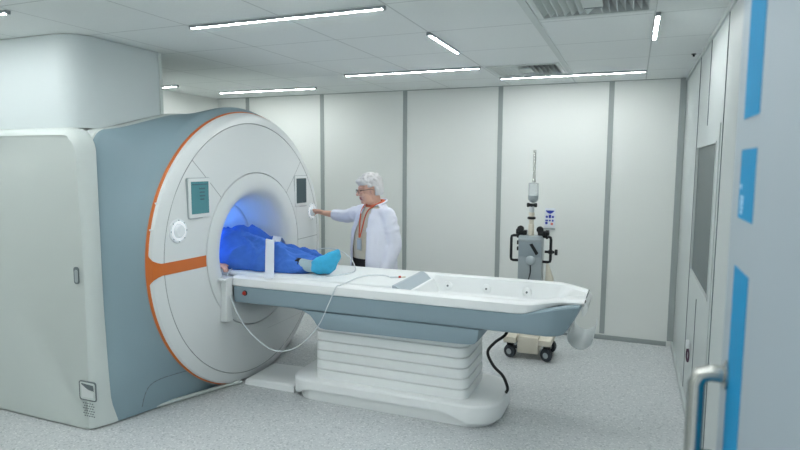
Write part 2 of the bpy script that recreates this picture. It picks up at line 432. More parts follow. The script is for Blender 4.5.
# ------------------------------------------------------------------ MR scanner
CY, CZ = 3.932, 1.064
TY = 3.93
S = thing('mri_scanner', 'large white and blue-grey MRI scanner with an orange rim and a blue-lit round bore', 'scanner', (-3.5, CY, 0))
XA = (1, 0, 0); O = V((0, CY, CZ))
Z0 = 0.012
front = [(1.087, -2.905), (1.086, -2.885), (1.079, -2.867), (1.058, -2.853), (1.025, -2.846), (1.004, -2.842), (1.0, -2.848), (0.996, -2.842), (0.9, -2.834), (0.75, -2.826), (0.618, -2.822), (0.6135, -2.836)]
obj('front_cover', lathe(front, O, XA, 128, False, False, Z0), COVER, S, 32)
ring = [(0.6115, -2.836), (0.607, -2.820), (0.57, -2.812), (0.52, -2.811), (0.485, -2.818), (0.455, -2.838), (0.43, -2.875), (0.405, -2.94), (0.385, -3.02), (0.374, -3.10), (0.370, -3.16)]
obj('bore_ring', lathe(ring, O, XA, 128, False, False), WHITE, S, 60)
obj('bore_tube', lathe([(0.370, -3.163), (0.362, -3.170), (0.358, -3.19), (0.355, -3.3), (0.355, -4.40)], O, XA, 96, False, False), BOREWHITE, S, 60)
# mood lighting strips along the bore roof
for a0 in (150, 170):
    ang = math.radians(a0)
    c = [(CY + 0.350 * math.cos(ang + d), CZ + 0.350 * math.sin(ang + d)) for d in (-0.10, 0, 0.10)]
    e = [(CY + 0.342 * math.cos(ang + d), CZ + 0.342 * math.sin(ang + d)) for d in (0.10, 0, -0.10)]
    obj('bore_light', prism(c + e, 'x', -4.2, -3.19), BORELIGHT, S)
# orange rim
def ring_bm(R, r, X, n=128, m=10, a0=0, a1=2 * PI):
    bm = bmesh.new(); rings = []
    for k in range(n):
        t = a0 + (a1 - a0) * k / n
        ring = []
        for j in range(m):
            q = 2 * PI * j / m
            rr = R + r * math.cos(q)
            p = V((X + 1.1 * r * math.sin(q), CY + rr * math.cos(t), CZ + rr * math.sin(t)))
            if p.z < Z0 + 0.001 * j: p.z = Z0 + 0.001 * j
            ring.append(p)
        rings.append(ring)
    rings.append(rings[0]); loft(bm, rings, True, False, False)
    bmesh.ops.remove_doubles(bm, verts=bm.verts[:], dist=1e-6)
    return bm
obj('orange_rim', ring_bm(1.082, 0.0135, -2.905), ORANGE, S, 180)
# orange band from rim to bore ring
bandp = []
def arcp(R, a0, a1, k=8): return [(CY + R * math.cos(math.radians(a0 + (a1 - a0) * i / k)), CZ + R * math.sin(math.radians(a0 + (a1 - a0) * i / k))) for i in range(k + 1)]
z_hi, z_lo = 0.030, -0.050
def bx_(R, z): return (CY - math.sqrt(R * R - z * z), CZ + z)
BR = [(1.092, 0.10, -2.899), (1.0885, 0.075, -2.884), (1.081, 0.055, -2.865), (1.050, 0.038, None), (1.02, z_hi, None), (0.99, z_hi, None), (0.9, z_hi, None), (0.75, z_hi, None), (0.622, z_hi, None)]
def cover_x(R):
    pr = sorted(front[:-1])
    if R <= pr[0][0]: return pr[0][1]
    for (r0, x0), (r1, x1) in zip(pr, pr[1:]):
        if r0 <= R <= r1: return x0 + (x1 - x0) * (R - r0) / max(1e-6, r1 - r0)
    return pr[-1][1]
bm = bmesh.new(); rows = []
for (R, zt, X) in BR:
    row = []
    for k in range(9):
        z = zt + ((z_lo - (zt - z_hi)) - zt) * k / 8
        y, zz = bx_(R, z)
        row.append(V(((X if X else cover_x(R)) + 0.004, y, zz)))
    rows.append(row)
vr = loft(bm, rows, False)
g = bmesh.ops.extrude_face_region(bm, geom=bm.faces[:])
for v in g['geom']:
    if isinstance(v, bmesh.types.BMVert): v.co.x -= 0.012
obj('accent_band', bm, ORANGE, S, 30)

# body outline seen along the bore (right half mirrored)
HW = 1.20
def topz(y):
    d = abs(y - CY)
    t = min(1, max(0, (HW - d) / 0.9)); return 1.966 + 0.164 * t * t * (3 - 2 * t)
def outline(off=0.0, zb=0.0, rc=0.12):
    hw = HW + off; pts = [(0, zb)]
    for k in range(1, 9): pts.append((hw * k / 8, zb))
    zt = topz(CY + hw - rc) + off
    for k in range(1, 12): pts.append((hw, zb + (zt - rc - zb) * k / 11))
    for k in range(1, 9):
        t = PI / 2 * k / 8; pts.append((hw - rc + rc * math.cos(t), zt - rc + rc * math.sin(t)))
    for k in range(1, 14):
        y = (hw - rc) * (1 - k / 13); pts.append((y, topz(CY + y) + off))
    near = [(-y, z) for (y, z) in pts[1:-1][::-1]]
    return [(CY + y * 0.90, z - (0.25 * smooth((y - 0.55) / 0.6) if z > 1.2 else 0)) for y, z in pts] + [(CY + y, z) for y, z in near]
def smooth(t): t = min(1, max(0, t)); return t * t * (3 - 2 * t)
OUT = outline(-0.005, Z0)
def smooth(t): t = min(1, max(0, t)); return t * t * (3 - 2 * t)
# blue-grey shell: flares from the round front to the square body
def radius_at(poly, u):
    """distance from the bore axis to the outline in direction u"""
    best = 0
    for (a, b) in zip(poly, poly[1:] + poly[:1]):
        ax, az, bx2, bz = a[0] - CY, a[1] - CZ, b[0] - CY, b[1] - CZ
        dx, dz = bx2 - ax, bz - az
        den = u[0] * dz - u[1] * dx
        if abs(den) < 1e-9: continue
        t = (ax * dz - az * dx) / den; q = (ax * u[1] - az * u[0]) / den
        if t > 0 and -1e-6 <= q <= 1 + 1e-6: best = max(best, t)
    return best
SOFT = outline(-0.005, Z0, 0.80)
rings = []
NT_ = 22
def smooth(t): t = min(1, max(0, t)); return t * t * (3 - 2 * t)
for i in range(NT_ + 1):
    t = i / NT_
    ring = []
    for (y, z) in OUT:
        dy, dz = y - CY, z - CZ
        Rr = math.hypot(dy, dz); u = (dy / Rr, dz / Rr)
        f = smooth(t) * 0.72 + t * 0.28
        if u[1] > 0.2: f = f + (smooth(t) ** 1.5 - f) * smooth((u[1] - 0.2) / 0.3)
        if z <= Z0 + 1e-6:            # floor edge: keep on the floor
            y0_ = CY + dy * 0.25 / HW
            ring.append(V((-2.908 - 0.30 * t, y0_ + (y - y0_) * f, Z0))); continue
        R0 = 1.0805 + 0.06 * smooth((u[1] - 0.55) / 0.40) * smooth(t / 0.3)
        R0 = min(R0, (CZ - Z0) / -u[1]) if u[1] < -0.3 else R0
        R1 = Rr + (radius_at(SOFT, u) - Rr) * (1 - smooth((t - 0.35) / 0.65))
        R = R0 + (R1 - R0) * f
        ring.append(V((-2.908 - 0.30 * t, CY + u[0] * R, max(Z0, CZ + u[1] * R))))
    rings.append(ring)
bm = bmesh.new(); loft(bm, rings, True, False, False)
obj('flared_shell', bm, BLUEGREY, S, 60)
from mathutils.bvhtree import BVHTree
fs_ = bpy.data.objects['flared_shell']; off_ = S.location
bv_ = BVHTree.FromPolygons([v.co + off_ for v in fs_.data.vertices], [list(p.vertices) for p in fs_.data.polygons])
def seam_on_shell(path):
    pts = []
    for p in catmull([(0, y, z) for y, z in path], 6):
        h = bv_.ray_cast(V((-1.5, p.y, p.z)), V((-1, 0, 0)))[0]
        if h is not None: pts.append(h)
    obj('access_seam', tube(pts, 0.0035, 6), SEAM, S, 180)
seam_on_shell([(3.36, 0.245), (3.22, 0.245), (3.06, 0.24), (2.99, 0.215), (2.965, 0.16), (2.955, 0.06)])
rings = [[V((X, CY + (y - CY) * k, Z0 if z <= Z0 + 1e-6 else CZ + (z - CZ) * k)) for (y, z) in OUT] for X, k in ((-3.205, 0.997), (-3.215, 1.004), (-3.26, 1.006), (-4.25, 1.0), (-4.36, 0.985), (-4.43, 0.95), (-4.46, 0.90))]
bm = bmesh.new(); loft(bm, rings, True, False, True)
obj('rear_shell', bm, PANELW, S, 40)
# flat side panels with a rolled edge
def side_panel(sgn):
    rings = []
    def ol(x0, x1, zt, r):
        pts = [(x0, 0.0), (x1, 0.0)]
        base = rrect(x0, x1, -1.0, zt, (r, r, 0.001, 0.001), 8)
        top = [p for p in base if p[1] > zt - r - 1e-6]
        out = []
        N = 14
        for k in range(N): out.append((x0 + (x1 - x0) * k / N, 0.003))
        for k in range(N): out.append((x1, Z0 + (zt - r - Z0) * k / N))
        out += top[:9]
        out += top[9:18]
        for k in range(N): out.append((x0, zt - r - (zt - r - Z0) * k / N))
        return out
    YS = 0
    spec = [(2.645, -0.182, 1.918, 0.13, 0.0), (2.640, -0.177, 1.923, 0.13, 0.0), (2.648, -0.160, 1.945, 0.14, 0.0), (2.675, -0.140, 1.966, 0.15, 0.0), (2.71, -0.135, 1.974, 0.16, 1.0), (2.74, -0.135, 1.974, 0.16, 1.0)]
    XE = -3.045
    for (Y, dx, zt, r, lip) in spec:
        pl = ol(-4.40 + (0.1 + dx), XE + dx, zt, r)
        ring = []
        for (x, z) in pl:
            # lower front corner rolls outward: the rim widens towards the floor
            k = max(0.0, 1 - z / 0.9) ** 2
            yy = Y
            if x > -3.5: yy = Y + lip * 0.07 * k
            xx = x
            if x > -3.3:
                xx = x + (0.012 * lip if lip else 0) * k - (0.03 * k if not lip else 0) - 0.02 * smooth((z - 1.0) / 1.0) * (0 if lip else 1)
            ring.append(V((xx, yy if sgn > 0 else 2 * CY - yy - 0.13, z * (1 if sgn > 0 else 0.86))))
        rings.append(ring)
    bm = bmesh.new(); loft(bm, rings); return bm
sp = obj('side_panel', side_panel(1), PANELW, S, 50)
sp2 = obj('side_panel', side_panel(-1), PANELW, S, 50)
# hand slot, service socket and grille on the near side panel
yp = 2.640
bm = prism(rrect(-3.31, -3.268, 0.975, 1.085, 0.016, 4), 'y', yp - 0.002, yp + 0.004); o = obj('hand_slot', bm, SEAM, sp)
obj('slot_liner', prism(rrect(-3.300, -3.272, 0.985, 1.068, 0.012, 4), 'y', yp - 0.0035, yp), GREYMET, o)
bm = bmesh.new()
poly = rrect(-3.315, -3.165, 0.205, 0.335, 0.016, 4); inn = rrect(-3.308, -3.172, 0.212, 0.328, 0.014, 4)
loft(bm, [[V((x, yp + 0.003, z)) for x, z in poly], [V((x, yp - 0.003, z)) for x, z in poly], [V((x, yp - 0.003, z)) for x, z in inn], [V((x, yp + 0.003, z)) for x, z in inn]], True, False, False)
so = obj('service_socket', bm, SEAM, sp)
obj('socket_plate', prism(inn, 'y', yp - 0.0015, yp + 0.003), PANELW, so)
obj('socket_recess', prism([(-3.295, 0.318), (-3.19, 0.312), (-3.185, 0.275), (-3.28, 0.285)], 'y', yp - 0.003, yp), SEAM, so)
obj('socket_scoop', prism([(-3.295, 0.312), (-3.245, 0.285), (-3.19, 0.268), (-3.19, 0.23), (-3.29, 0.226)], 'y', yp - 0.004, yp), WHITE, so)
bm = bmesh.new()
for i in range(5):
    for j in range(6):
        x = -3.285 + 0.02 * i + (0.01 if j % 2 else 0); z = 0.185 - 0.017 * j
        add_box(bm, x - 0.005, x + 0.005, yp - 0.001, yp + 0.002, z - 0.0025, z + 0.0025)
obj('grille', bm, SEAM, sp, smooth=False)
# plinth strip along the shell foot
bm = tube([(-3.185, 2.86, 0.02), (-3.08, 3.13, 0.02), (-2.90, 3.58, 0.02), (-2.835, 3.70, 0.02)], 0.014, 8); obj('foot_strip', bm, PANELW, S)
# small white clips on the rim
for a in (157, 166.5):
    c = V((-2.888, CY + 1.081 * math.cos(math.radians(a)), CZ + 1.081 * math.sin(math.radians(a))))
    obj('rim_clip', box(c.x - 0.02, c.x + 0.012, c.y - 0.012, c.y + 0.012, c.z - 0.006, c.z + 0.006, bev=0.003), WHITE, S)
# displays and dials
def display(y0, y1, z0, z1, m, lines):
    xs = cover_x(math.hypot((y0 + y1) / 2 - CY, (z0 + z1) / 2 - CZ))
    obj('display_rim', prism(rrect(y0 - 0.005, y1 + 0.005, z0 - 0.005, z1 + 0.005, 0.017, 4), 'x', xs - 0.03, xs + 0.004), GREYMET, S)
    d = obj('display', prism(rrect(y0, y1, z0, z1, 0.014, 4), 'x', xs - 0.03, xs + 0.012, 0.003), WHITE, S)
    obj('screen', box(xs + 0.011, xs + 0.0135, y0 + 0.022, y1 - 0.022, z0 + 0.028, z1 - 0.022), m, d)
    if lines:
        bm = bmesh.new()
        zt = z1 - 0.022
        for i, (a, b, dz) in enumerate(((0.10, 0.16, 0.05), (0.105, 0.155, 0.075), (0.105, 0.16, 0.10), (0.11, 0.15, 0.125))):
            add_box(bm, xs + 0.0132, xs + 0.0145, y0 + a, y0 + b, zt - dz - 0.005, zt - dz + 0.005)
        add_box(bm, xs + 0.0132, xs + 0.0145, y0 + 0.03, y1 - 0.03, zt - 0.024, zt - 0.016)
        obj('screen_text', bm, mat('screen_text', rgb(40, 92, 104), 0.3), d, smooth=False)
    else:
        pass
display(3.155, 3.375, 1.37, 1.645, SCREEN1, True)
display(4.505, 4.715, 1.365, 1.640, SCREEN2, False)
def dial(y, z, nm):
    xs = cover_x(math.hypot(y - CY, z - CZ)) - 0.002
    o = obj('control_dial', lathe([(0.082, -0.01), (0.082, 0.006), (0.078, 0.010), (0.066, 0.010), (0.064, 0.006), (0.0, 0.006)], (xs, y, z), XA, 40, False, False), KNOBW, S)
    obj('ring_light', ring_small(xs + 0.008, y, z, 0.058, 0.0075), RINGLIGHT, o, 180)
    obj('knob', lathe([(0.044, 0.004), (0.043, 0.024), (0.038, 0.030), (0.02, 0.032), (0.0005, 0.032)], (xs, y, z), XA, 32, False, False), KNOBW, o)
    for k in range(8):
        a = 2 * PI * k / 8
        obj('dial_button', lathe([(0.0055, 0), (0.0055, 0.004)], (xs + 0.0075, y + 0.0725 * math.cos(a), z + 0.0725 * math.sin(a)), XA, 10), GREYMET, o)
def ring_small(x, y, z, R, r, n=40, m=8):
    bm = bmesh.new(); rings = []
    for k in range(n):
        t = 2 * PI * k / n
        rings.append([V((x + r * 0.6 * math.sin(2 * PI * j / m), y + (R + r * math.cos(2 * PI * j / m)) * math.cos(t), z + (R + r * math.cos(2 * PI * j / m)) * math.sin(t))) for j in range(m)])
    rings.append(rings[0]); loft(bm, rings, True, False, False); bmesh.ops.remove_doubles(bm, verts=bm.verts[:], dist=1e-7); return bm
dial(3.06, 1.295, 'near'); dial(4.82, 1.30, 'far')
# white docking bracket that stands on the front, beside the table end
bm = bmesh.new()
add_box(bm, -2.83, -2.765, 3.455, 3.53, 0.57, 0.90, bev=0.006); add_box(bm, -2.83, -2.755, 3.415, 3.53, 0.885, 0.905, bev=0.005)
obj('dock_bracket', bm, WHITE, S)

# white boxed column between scanner and ceiling
def column():
    pl = rrect(-4.30, -3.285, 2.70, 3.43, (0.03, 0.02, 0.02, 0.16), 8)
    # denser outline so its foot can follow the scanner's curved top
    out = []
    for (a, b) in zip(pl, pl[1:] + pl[:1]):
        k = max(1, int(math.hypot(a[0] - b[0], a[1] - b[1]) / 0.06))
        for i in range(k): out.append((a[0] + (b[0] - a[0]) * i / k, a[1] + (b[1] - a[1]) * i / k))
    bm = bmesh.new()
    loft(bm, [[V((x, y, (topz(y) + 0.003 if y > 2.88 else 1.9735))) for x, y in out], [V((x, y, H - 0.004)) for x, y in out]])
    return bm
o = obj('boxed_column', column(), COLUMN, None, 30)
tag(o, 'white boxed column with one rounded corner, rising from scanner top to ceiling', 'column')
o2 = obj('edge_bead', box(-3.29, -3.278, 3.405, 3.436, topz(3.42) + 0.004, H - 0.006, bev=0.004), PANELW, o)

# ------------------------------------------------------------------ patient table
T = thing('patient_table', 'white and blue-grey sliding patient table on a ribbed pedestal, docked to the scanner', 'table', (-1.55, TY, 0))
ZT = 0.905
def wfar(x): t = max(0.0, (x + 0.46) / 0.21); return 0.395 - 0.19 * (0.5 * t + 0.5 * t * t)
def wnear(x): return 0.395 - 0.165 * smooth((x + 0.60) / 0.24) - 0.03 * smooth((x + 0.40) / 0.16)
def tsection(x):
    e = smooth((x + 0.66) / 0.30)
    zb = 0.831 + 0.042 * e; zt = ZT
    tr = smooth((-1.35 - x) / 0.06)            # the trough ends where the pad's cradle begins
    zi = 0.765 + 0.115 * tr
    zi = zi + (ZT - 0.006 - zi) * smooth((x + 0.52) / 0.16)
    def half(w, sg):
        ri = w - 0.10
        p = [(-ri + 0.03, min(zi - 0.012, zb + 0.02)), (-ri - 0.02, zb), (-w + 0.012, zb), (-w, zb + 0.008), (-w - 0.002, zt - 0.012), (-w + 0.012, zt - 0.003), (-w + 0.03, zt), (-ri - 0.02, zt), (-ri, zt - 0.004), (-ri + 0.012, zi + 0.015), (-ri + 0.03, zi)]
        return [(a * sg, b) for a, b in p]
    p = half(wnear(x), 1) + half(wfar(x), -1)[::-1]
    return [V((x, TY + a, b)) for a, b in p]
xs = [-2.775, -2.765] + [-2.7 + 0.1 * i for i in range(13)] + [-1.44, -1.40, -1.38, -1.36, -1.34, -1.30, -1.2, -1.1, -1.0, -0.9, -0.8, -0.7, -0.66, -0.62, -0.59, -0.56, -0.53, -0.5, -0.47, -0.44, -0.41, -0.38, -0.35, -0.32, -0.29, -0.262, -0.25]
bm = bmesh.new(); loft(bm, [tsection(x) for x in xs])
obj('tabletop', bm, TABWHITE, T, 35)
# cradle that runs into the bore
bm = prism(rrect(TY - 0.30, TY + 0.30, 0.838, 0.882, 0.02, 4), 'x', -4.30, -2.776, 0.004); obj('cradle', bm, TABWHITE, T)
def bsection(x, zb, zt, wn, wf, zn):
    c = 0.03; zn = max(zn, zb + 0.01)
    def half(w): h = w - 0.08; return [(-w + c, zb), (-w + 0.009, zb + 0.009), (-w, zb + c), (-w, zt - 0.008), (-w + 0.008, zt), (-h, zt), (-h, zn)]
    p = half(wn) + [(-a, b) for a, b in half(wf)[::-1]]
    return [V((x, TY + a, b)) for a, b in p]
bm = bmesh.new(); R_ = []
for x in [-2.765, -2.755, -2.6, -2.4, -2.2, -2.0, -1.6, -1.2, -0.9, -0.7, -0.6, -0.55, -0.5, -0.46, -0.42, -0.39, -0.36, -0.33, -0.30, -0.28, -0.268]:
    e = smooth((x + 0.66) / 0.30); zt = 0.834 + 0.046 * e
    w = 0.385 - 0.15 * smooth((x + 0.47) / 0.26)
    zb = 0.70 if x < -0.37 else 0.70 + 0.16 * ((x + 0.37) / 0.102) ** 1.3
    R_.append(bsection(x, zb, max(zt, zb + 0.012), w, min(0.385, wfar(x) - 0.008), 0.74))
loft(bm, R_); obj('side_skirt', bm, TABBLUE, T, 35)
# lift housing under the skirt with its curved shoulder
pf = [(-0.875, 0.70), (-0.885, 0.62), (-0.905, 0.60), (-0.93, 0.592), (-1.0, 0.588), (-2.0, 0.572), (-2.035, 0.577), (-2.065, 0.595), (-2.085, 0.625), (-2.12, 0.665), (-2.18, 0.69), (-2.26, 0.70)]
obj('lift_housing', prism(pf, 'y', TY - 0.372, TY + 0.372, 0.012), TABBLUE, T, 30)
# ribbed bellows pedestal
bm = bmesh.new(); R_ = []
NPL = 6; z0, z1 = 0.165, 0.60
for k in range(NPL):
    a = z0 + (z1 - z0) * k / NPL; b = z0 + (z1 - z0) * (k + 1) / NPL
    for z, o_ in ((a, 0.012), (a + 0.005, 0.0), (b - 0.006, 0.0), (b, 0.012)):
        ins = o_ + 0.008 * k / NPL - 0.006
        R_.append([V((x, y, z)) for x, y in rrect(-2.15 + ins, -0.985 - ins, 3.665 + ins, 4.175 - ins, 0.075, 5)])
loft(bm, R_); obj('bellows', bm, TABWHITE, T, 25)
# floor plinth and its raised cover
def plan(off, n=8): return rrect(-2.345 + off, -0.76 - off, 3.60 + off, 4.24 - off, (0.20, 0.16, 0.16, 0.20), n)
bm = bmesh.new()
loft(bm, [[V((x, y, z)) for x, y in plan(o_)] for z, o_ in ((0.002, 0.036), (0.10, 0.034), (0.14, 0.034))]); obj('plinth', bm, TABWHITE, T, 35)
bm = bmesh.new(); R_ = []
base = []
pl = plan(0.0, 8)
for (a, b) in zip(pl, pl[1:] + pl[:1]):
    k = max(1, int(math.hypot(a[0] - b[0], a[1] - b[1]) / 0.05))
    for i in range(k): base.append((a[0] + (b[0] - a[0]) * i / k, a[1] + (b[1] - a[1]) * i / k))
def zlow(x): return 0.045 + 0.05 * smooth((x + 2.30) / 0.16) * smooth((-0.95 - x) / 0.2) + 0.0
cx, cy = -1.59, TY
def inset(p, k): 
    d = V((p[0] - max(-2.2, min(-1.0, p[0])), p[1] - TY)); d.normalize() if d.length else None
    return (p[0] - d.x * k, p[1] - d.y * k)
for kind, ins in (('low', 0.030), ('low', 0.0), ('hi', 0.0), ('hi2', 0.008), ('top', 0.024)):
    ring = []
    for p in base:
        q = inset(p, ins)
        z = {'low': zlow(p[0]), 'hi': 0.150, 'hi2': 0.163, 'top': 0.168}[kind]
        ring.append(V((q[0], q[1], z)))
    R_.append(ring)
loft(bm, R_, True, False, True); obj('plinth_cover', bm, TABWHITE, T, 18)
bt = obj('stop_button', lathe([(0.020, 0), (0.020, 0.006), (0.0165, 0.009)], (-2.665, TY - 0.3845, 0.785), (0, -1, 0), 24), DARK, T)
obj('button_cap', lathe([(0.014, 0.0), (0.014, 0.012), (0.010, 0.016), (0.0005, 0.017)], (-2.665, TY - 0.3915, 0.785), (0, -1, 0), 20), RED, bt)
for x in (-1.285, -0.985, -0.685):                # round bosses in the far trough wall
    b_ = obj('rail_boss', lathe([(0.034, 0), (0.033, 0.006), (0.027, 0.010), (0.0005, 0.010)], (x, TY + 0.283, 0.828), (0, -1, 0), 24), TABWHITE, T)
    obj('boss_screw', lathe([(0.008, 0), (0.008, 0.003)], (x, TY + 0.273, 0.828), (0, -1, 0), 12), SEAM, b_)
obj('end_cap', prism([(-0.266, 0.893), (-0.245, 0.890), (-0.228, 0.868), (-0.232, 0.835), (-0.250, 0.805), (-0.266, 0.80)], 'y', TY - 0.185, TY + 0.20, 0.006), TABWHITE, T)
for y in (-0.178, -0.150): obj('end_fitting', lathe([(0.007, 0), (0.007, 0.006)], (-0.2505, TY + y, 0.8965), (1, 0, 0), 12), DARK, T)
obj('end_edge', box(-0.252, -0.246, TY - 0.06, TY + 0.195, 0.894, 0.902, bev=0.002), SEAM, T)
bm = bmesh.new(); R_ = []                       # frosted half-round tray under the foot end
def tray_ring(y, off):
    v = (y - 3.865) / 0.50; top = 0.625 + 0.02 * v; R = 0.083 - off; xc = -0.279; zc = 0.634
    out = [(xc - R, max(zc, top))]
    for k in range(17):
        a = PI + PI * k / 16; out.append((xc + R * math.cos(a), min(max(zc, top), zc + R * math.sin(a))))
    out.append((xc + R, max(zc, top)))
    return [V((x, y, z)) for x, z in out]
for k in range(9):
    y = 3.865 + 0.50 * k / 8
    R_.append(tray_ring(y, 0) + tray_ring(y, 0.006)[::-1])
loft(bm, R_); obj('end_tray', bm, FROST, T, 50)
bm = bmesh.new()
add_box(bm, -0.385, -0.363, TY + 0.05, TY + 0.15, 0.62, 0.74, bev=0.005); obj('tray_bracket', bm, TABWHITE, T)
# white flat channel cover on the floor between scanner and table
bm = bmesh.new()
loft(bm, [[V((-2.80, 3.70, 0.001)), V((-2.80, 4.12, 0.001)), V((-2.35, 4.12, 0.001)), V((-2.35, 3.70, 0.001))], [V((-2.80, 3.70, 0.03)), V((-2.80, 4.12, 0.03)), V((-2.35, 4.12, 0.045)), V((-2.35, 3.70, 0.045))], [V((-2.79, 3.72, 0.045)), V((-2.79, 4.10, 0.045)), V((-2.35, 4.10, 0.058)), V((-2.35, 3.72, 0.058))]])
o = obj('cable_cover', bm, TABWHITE, None, 20); tag(o, 'flat white channel cover on the floor between scanner and table plinth', 'cover')
# pad on the table
Pd = thing('table_pad', 'flat white pad with a sloped grey end lying on the patient table', 'pad', (-2.5, TY, 0.9))
bm = prism(rrect(TY - 0.30, TY + 0.30, 0.8835, 0.918, 0.016, 5), 'x', -4.25, -1.512); obj('pad_cover', bm, MATTR, Pd, 50)
bm = bmesh.new()
loft(bm, [[V((x, y, z)) for x, z in ((-1.511, 0.886), (-1.511, 0.920), (-1.49, 0.920), (-1.405, 0.868), (-1.40, 0.855), (-1.41, 0.845), (-1.48, 0.884))] for y in (TY - 0.292, TY - 0.285, TY + 0.285, TY + 0.292)])
obj('pad_end', bm, PADGREY, Pd, 30)

# ------------------------------------------------------------------ tubes and cable
def line(name, label, cat, pts, r, m, sm=6):
    o = obj(name, tube(pts, r, 8, sm), m, None, 180); return tag(o, label, cat)
line('infusion_tube', 'thin clear tube hanging in a loop in front of the table side', 'tube',
     [(-2.90, 3.70, 0.927), (-2.84, 3.60, 0.93), (-2.80, 3.505, 0.90), (-2.78, 3.50, 0.80), (-2.66, 3.49, 0.58), (-2.49, 3.50, 0.43), (-2.34, 3.50, 0.39), (-2.18, 3.50, 0.45), (-2.02, 3.50, 0.61), (-1.93, 3.505, 0.79), (-1.88, 3.515, 0.90), (-1.86, 3.54, 0.912), (-1.84, 3.66, 0.923), (-1.84, 3.78, 0.924), (-1.80, 3.90, 0.924), (-1.70, 3.93, 0.924), (-1.62, 3.88, 0.924)], 0.0042, CLEAR)
line('oxygen_tube', 'thin clear tube arching over the pad behind the covered foot', 'tube',
     [(-2.62, 4.17, 0.926), (-2.55, 4.19, 0.97), (-2.45, 4.20, 1.03), (-2.34, 4.20, 1.055), (-2.22, 4.19, 1.05), (-2.10, 4.16, 1.00), (-2.0, 4.06, 0.94), (-1.97, 3.95, 0.924), (-2.02, 3.80, 0.924), (-2.10, 3.70, 0.924)], 0.0042, CLEAR)
c = thing('syringe_connector', 'tiny clear connector with a red ring lying on the white pad', 'connector', (-1.60, 3.87, 0.92))
obj('barrel', tube([(-1.622, 3.876, 0.926), (-1.572, 3.905, 0.926)], 0.0065, 10), CLEAR, c)
obj('red_ring', tube([(-1.571, 3.9055, 0.927), (-1.556, 3.914, 0.927)], 0.008, 10), RED, c)
obj('tip', tube([(-1.555, 3.915, 0.926), (-1.525, 3.932, 0.926)], 0.005, 10), CREAM, c)
line('power_cable', 'black cable curving from under the table to its plinth', 'cable',
     [(-0.78, 4.10, 0.66), (-0.79, 4.02, 0.56), (-0.86, 3.97, 0.50), (-0.905, 3.95, 0.43), (-0.86, 3.94, 0.34), (-0.79, 3.93, 0.28), (-0.755, 3.93, 0.20), (-0.765, 3.93, 0.160)], 0.011, DARK)

# ------------------------------------------------------------------ patient
def zpad(): return 0.9185
PT = thing('person', 'patient in a blue gown and cyan shoe covers lying inside the scanner bore', 'person', (-2.9, TY, 0.92))
bm = bmesh.new()
X3 = (V((1, 0, 0)), V((0, 1, 0)), V((0, 0, 1)))
add_ell(bm, (-3.87, 3.93, 1.03), X3, (0.115, 0.078, 0.10))           # head, deep in the bore
add_ell(bm, (-3.84, 3.93, 1.13), X3, (0.022, 0.014, 0.02)); add_cap(bm, (-3.77, 3.93, 1.02), (-3.66, 3.93, 1.02), 0.055, 0.06)
add_ell(bm, (-3.45, 3.93, 1.03), X3, (0.28, 0.19, 0.105)); add_ell(bm, (-3.12, 3.93, 1.03), X3, (0.20, 0.18, 0.10))
for s, kx, dx in ((-1, 0.0, 0.0), (1, -0.08, -0.17)):
    y = 3.93 + (s * 0.105 if s < 0 else -0.015)
    hip = V((-3.05, y, 1.02)); kn = V((-2.66 + kx, y - 0.01, 1.015)); an = V((-2.26 + dx, y - 0.02, 0.972))
    add_cap(bm, hip, kn, 0.075, 0.05); add_cap(bm, kn, an, 0.05, 0.040)
    toe = V((-2.05 + dx, y - 0.02, 1.065 if s < 0 else 0.99)); heel = V((-2.10 + dx, y - 0.015, 0.968))
    add_cap(bm, an, heel, 0.040, 0.034); add_cap(bm, heel, toe, 0.034, 0.028); add_cap(bm, an, toe, 0.036, 0.024)
    sh = V((-3.60, 3.93 + s * 0.18, 1.03)); el = V((-3.30, 3.93 + s * 0.245, 1.02)); wr = V((-3.01, 3.93 + s * 0.29, 0.965))
    if s > 0: wr = V((-3.10, 3.93 + s * 0.235, 0.975))
    add_cap(bm, sh, el, 0.05, 0.042); add_cap(bm, el, wr, 0.040, 0.026)
    # hand with five curled fingers, resting on the pad edge
    hd = V((1, -0.15 * 1, -0.18)).normalized(); sd = V((0, 1, 0)) * s; upv = V((0.2, 0, 1)).normalized()
    add_ell(bm, wr + hd * 0.048, (hd, sd, upv), (0.05, 0.036, 0.019))
    for k in range(4):
        b0 = wr + hd * 0.085 + sd * (0.024 - 0.016 * k) + upv * 0.002
        L = (0.028, 0.034, 0.032, 0.025)[k]
        b1 = b0 + hd * L * 0.9 + upv * (-0.006); b2 = b1 + hd * L * 0.45 - upv * 0.022
        add_cap(bm, b0, b1, 0.0088, 0.008, 8); add_cap(bm, b1, b2, 0.008, 0.007, 8)
    b0 = wr + hd * 0.03 - sd * 0.03; b1 = b0 + hd * 0.03 - sd * 0.016 + upv * 0.006; b2 = b1 + hd * 0.03 - sd * 0.003 - upv * 0.004
    add_cap(bm, b0, b1, 0.011, 0.010, 8); add_cap(bm, b1, b2, 0.010, 0.008, 8)
body = obj('body', fuse(bm, 0.006, 3), SKIN, PT, 180)
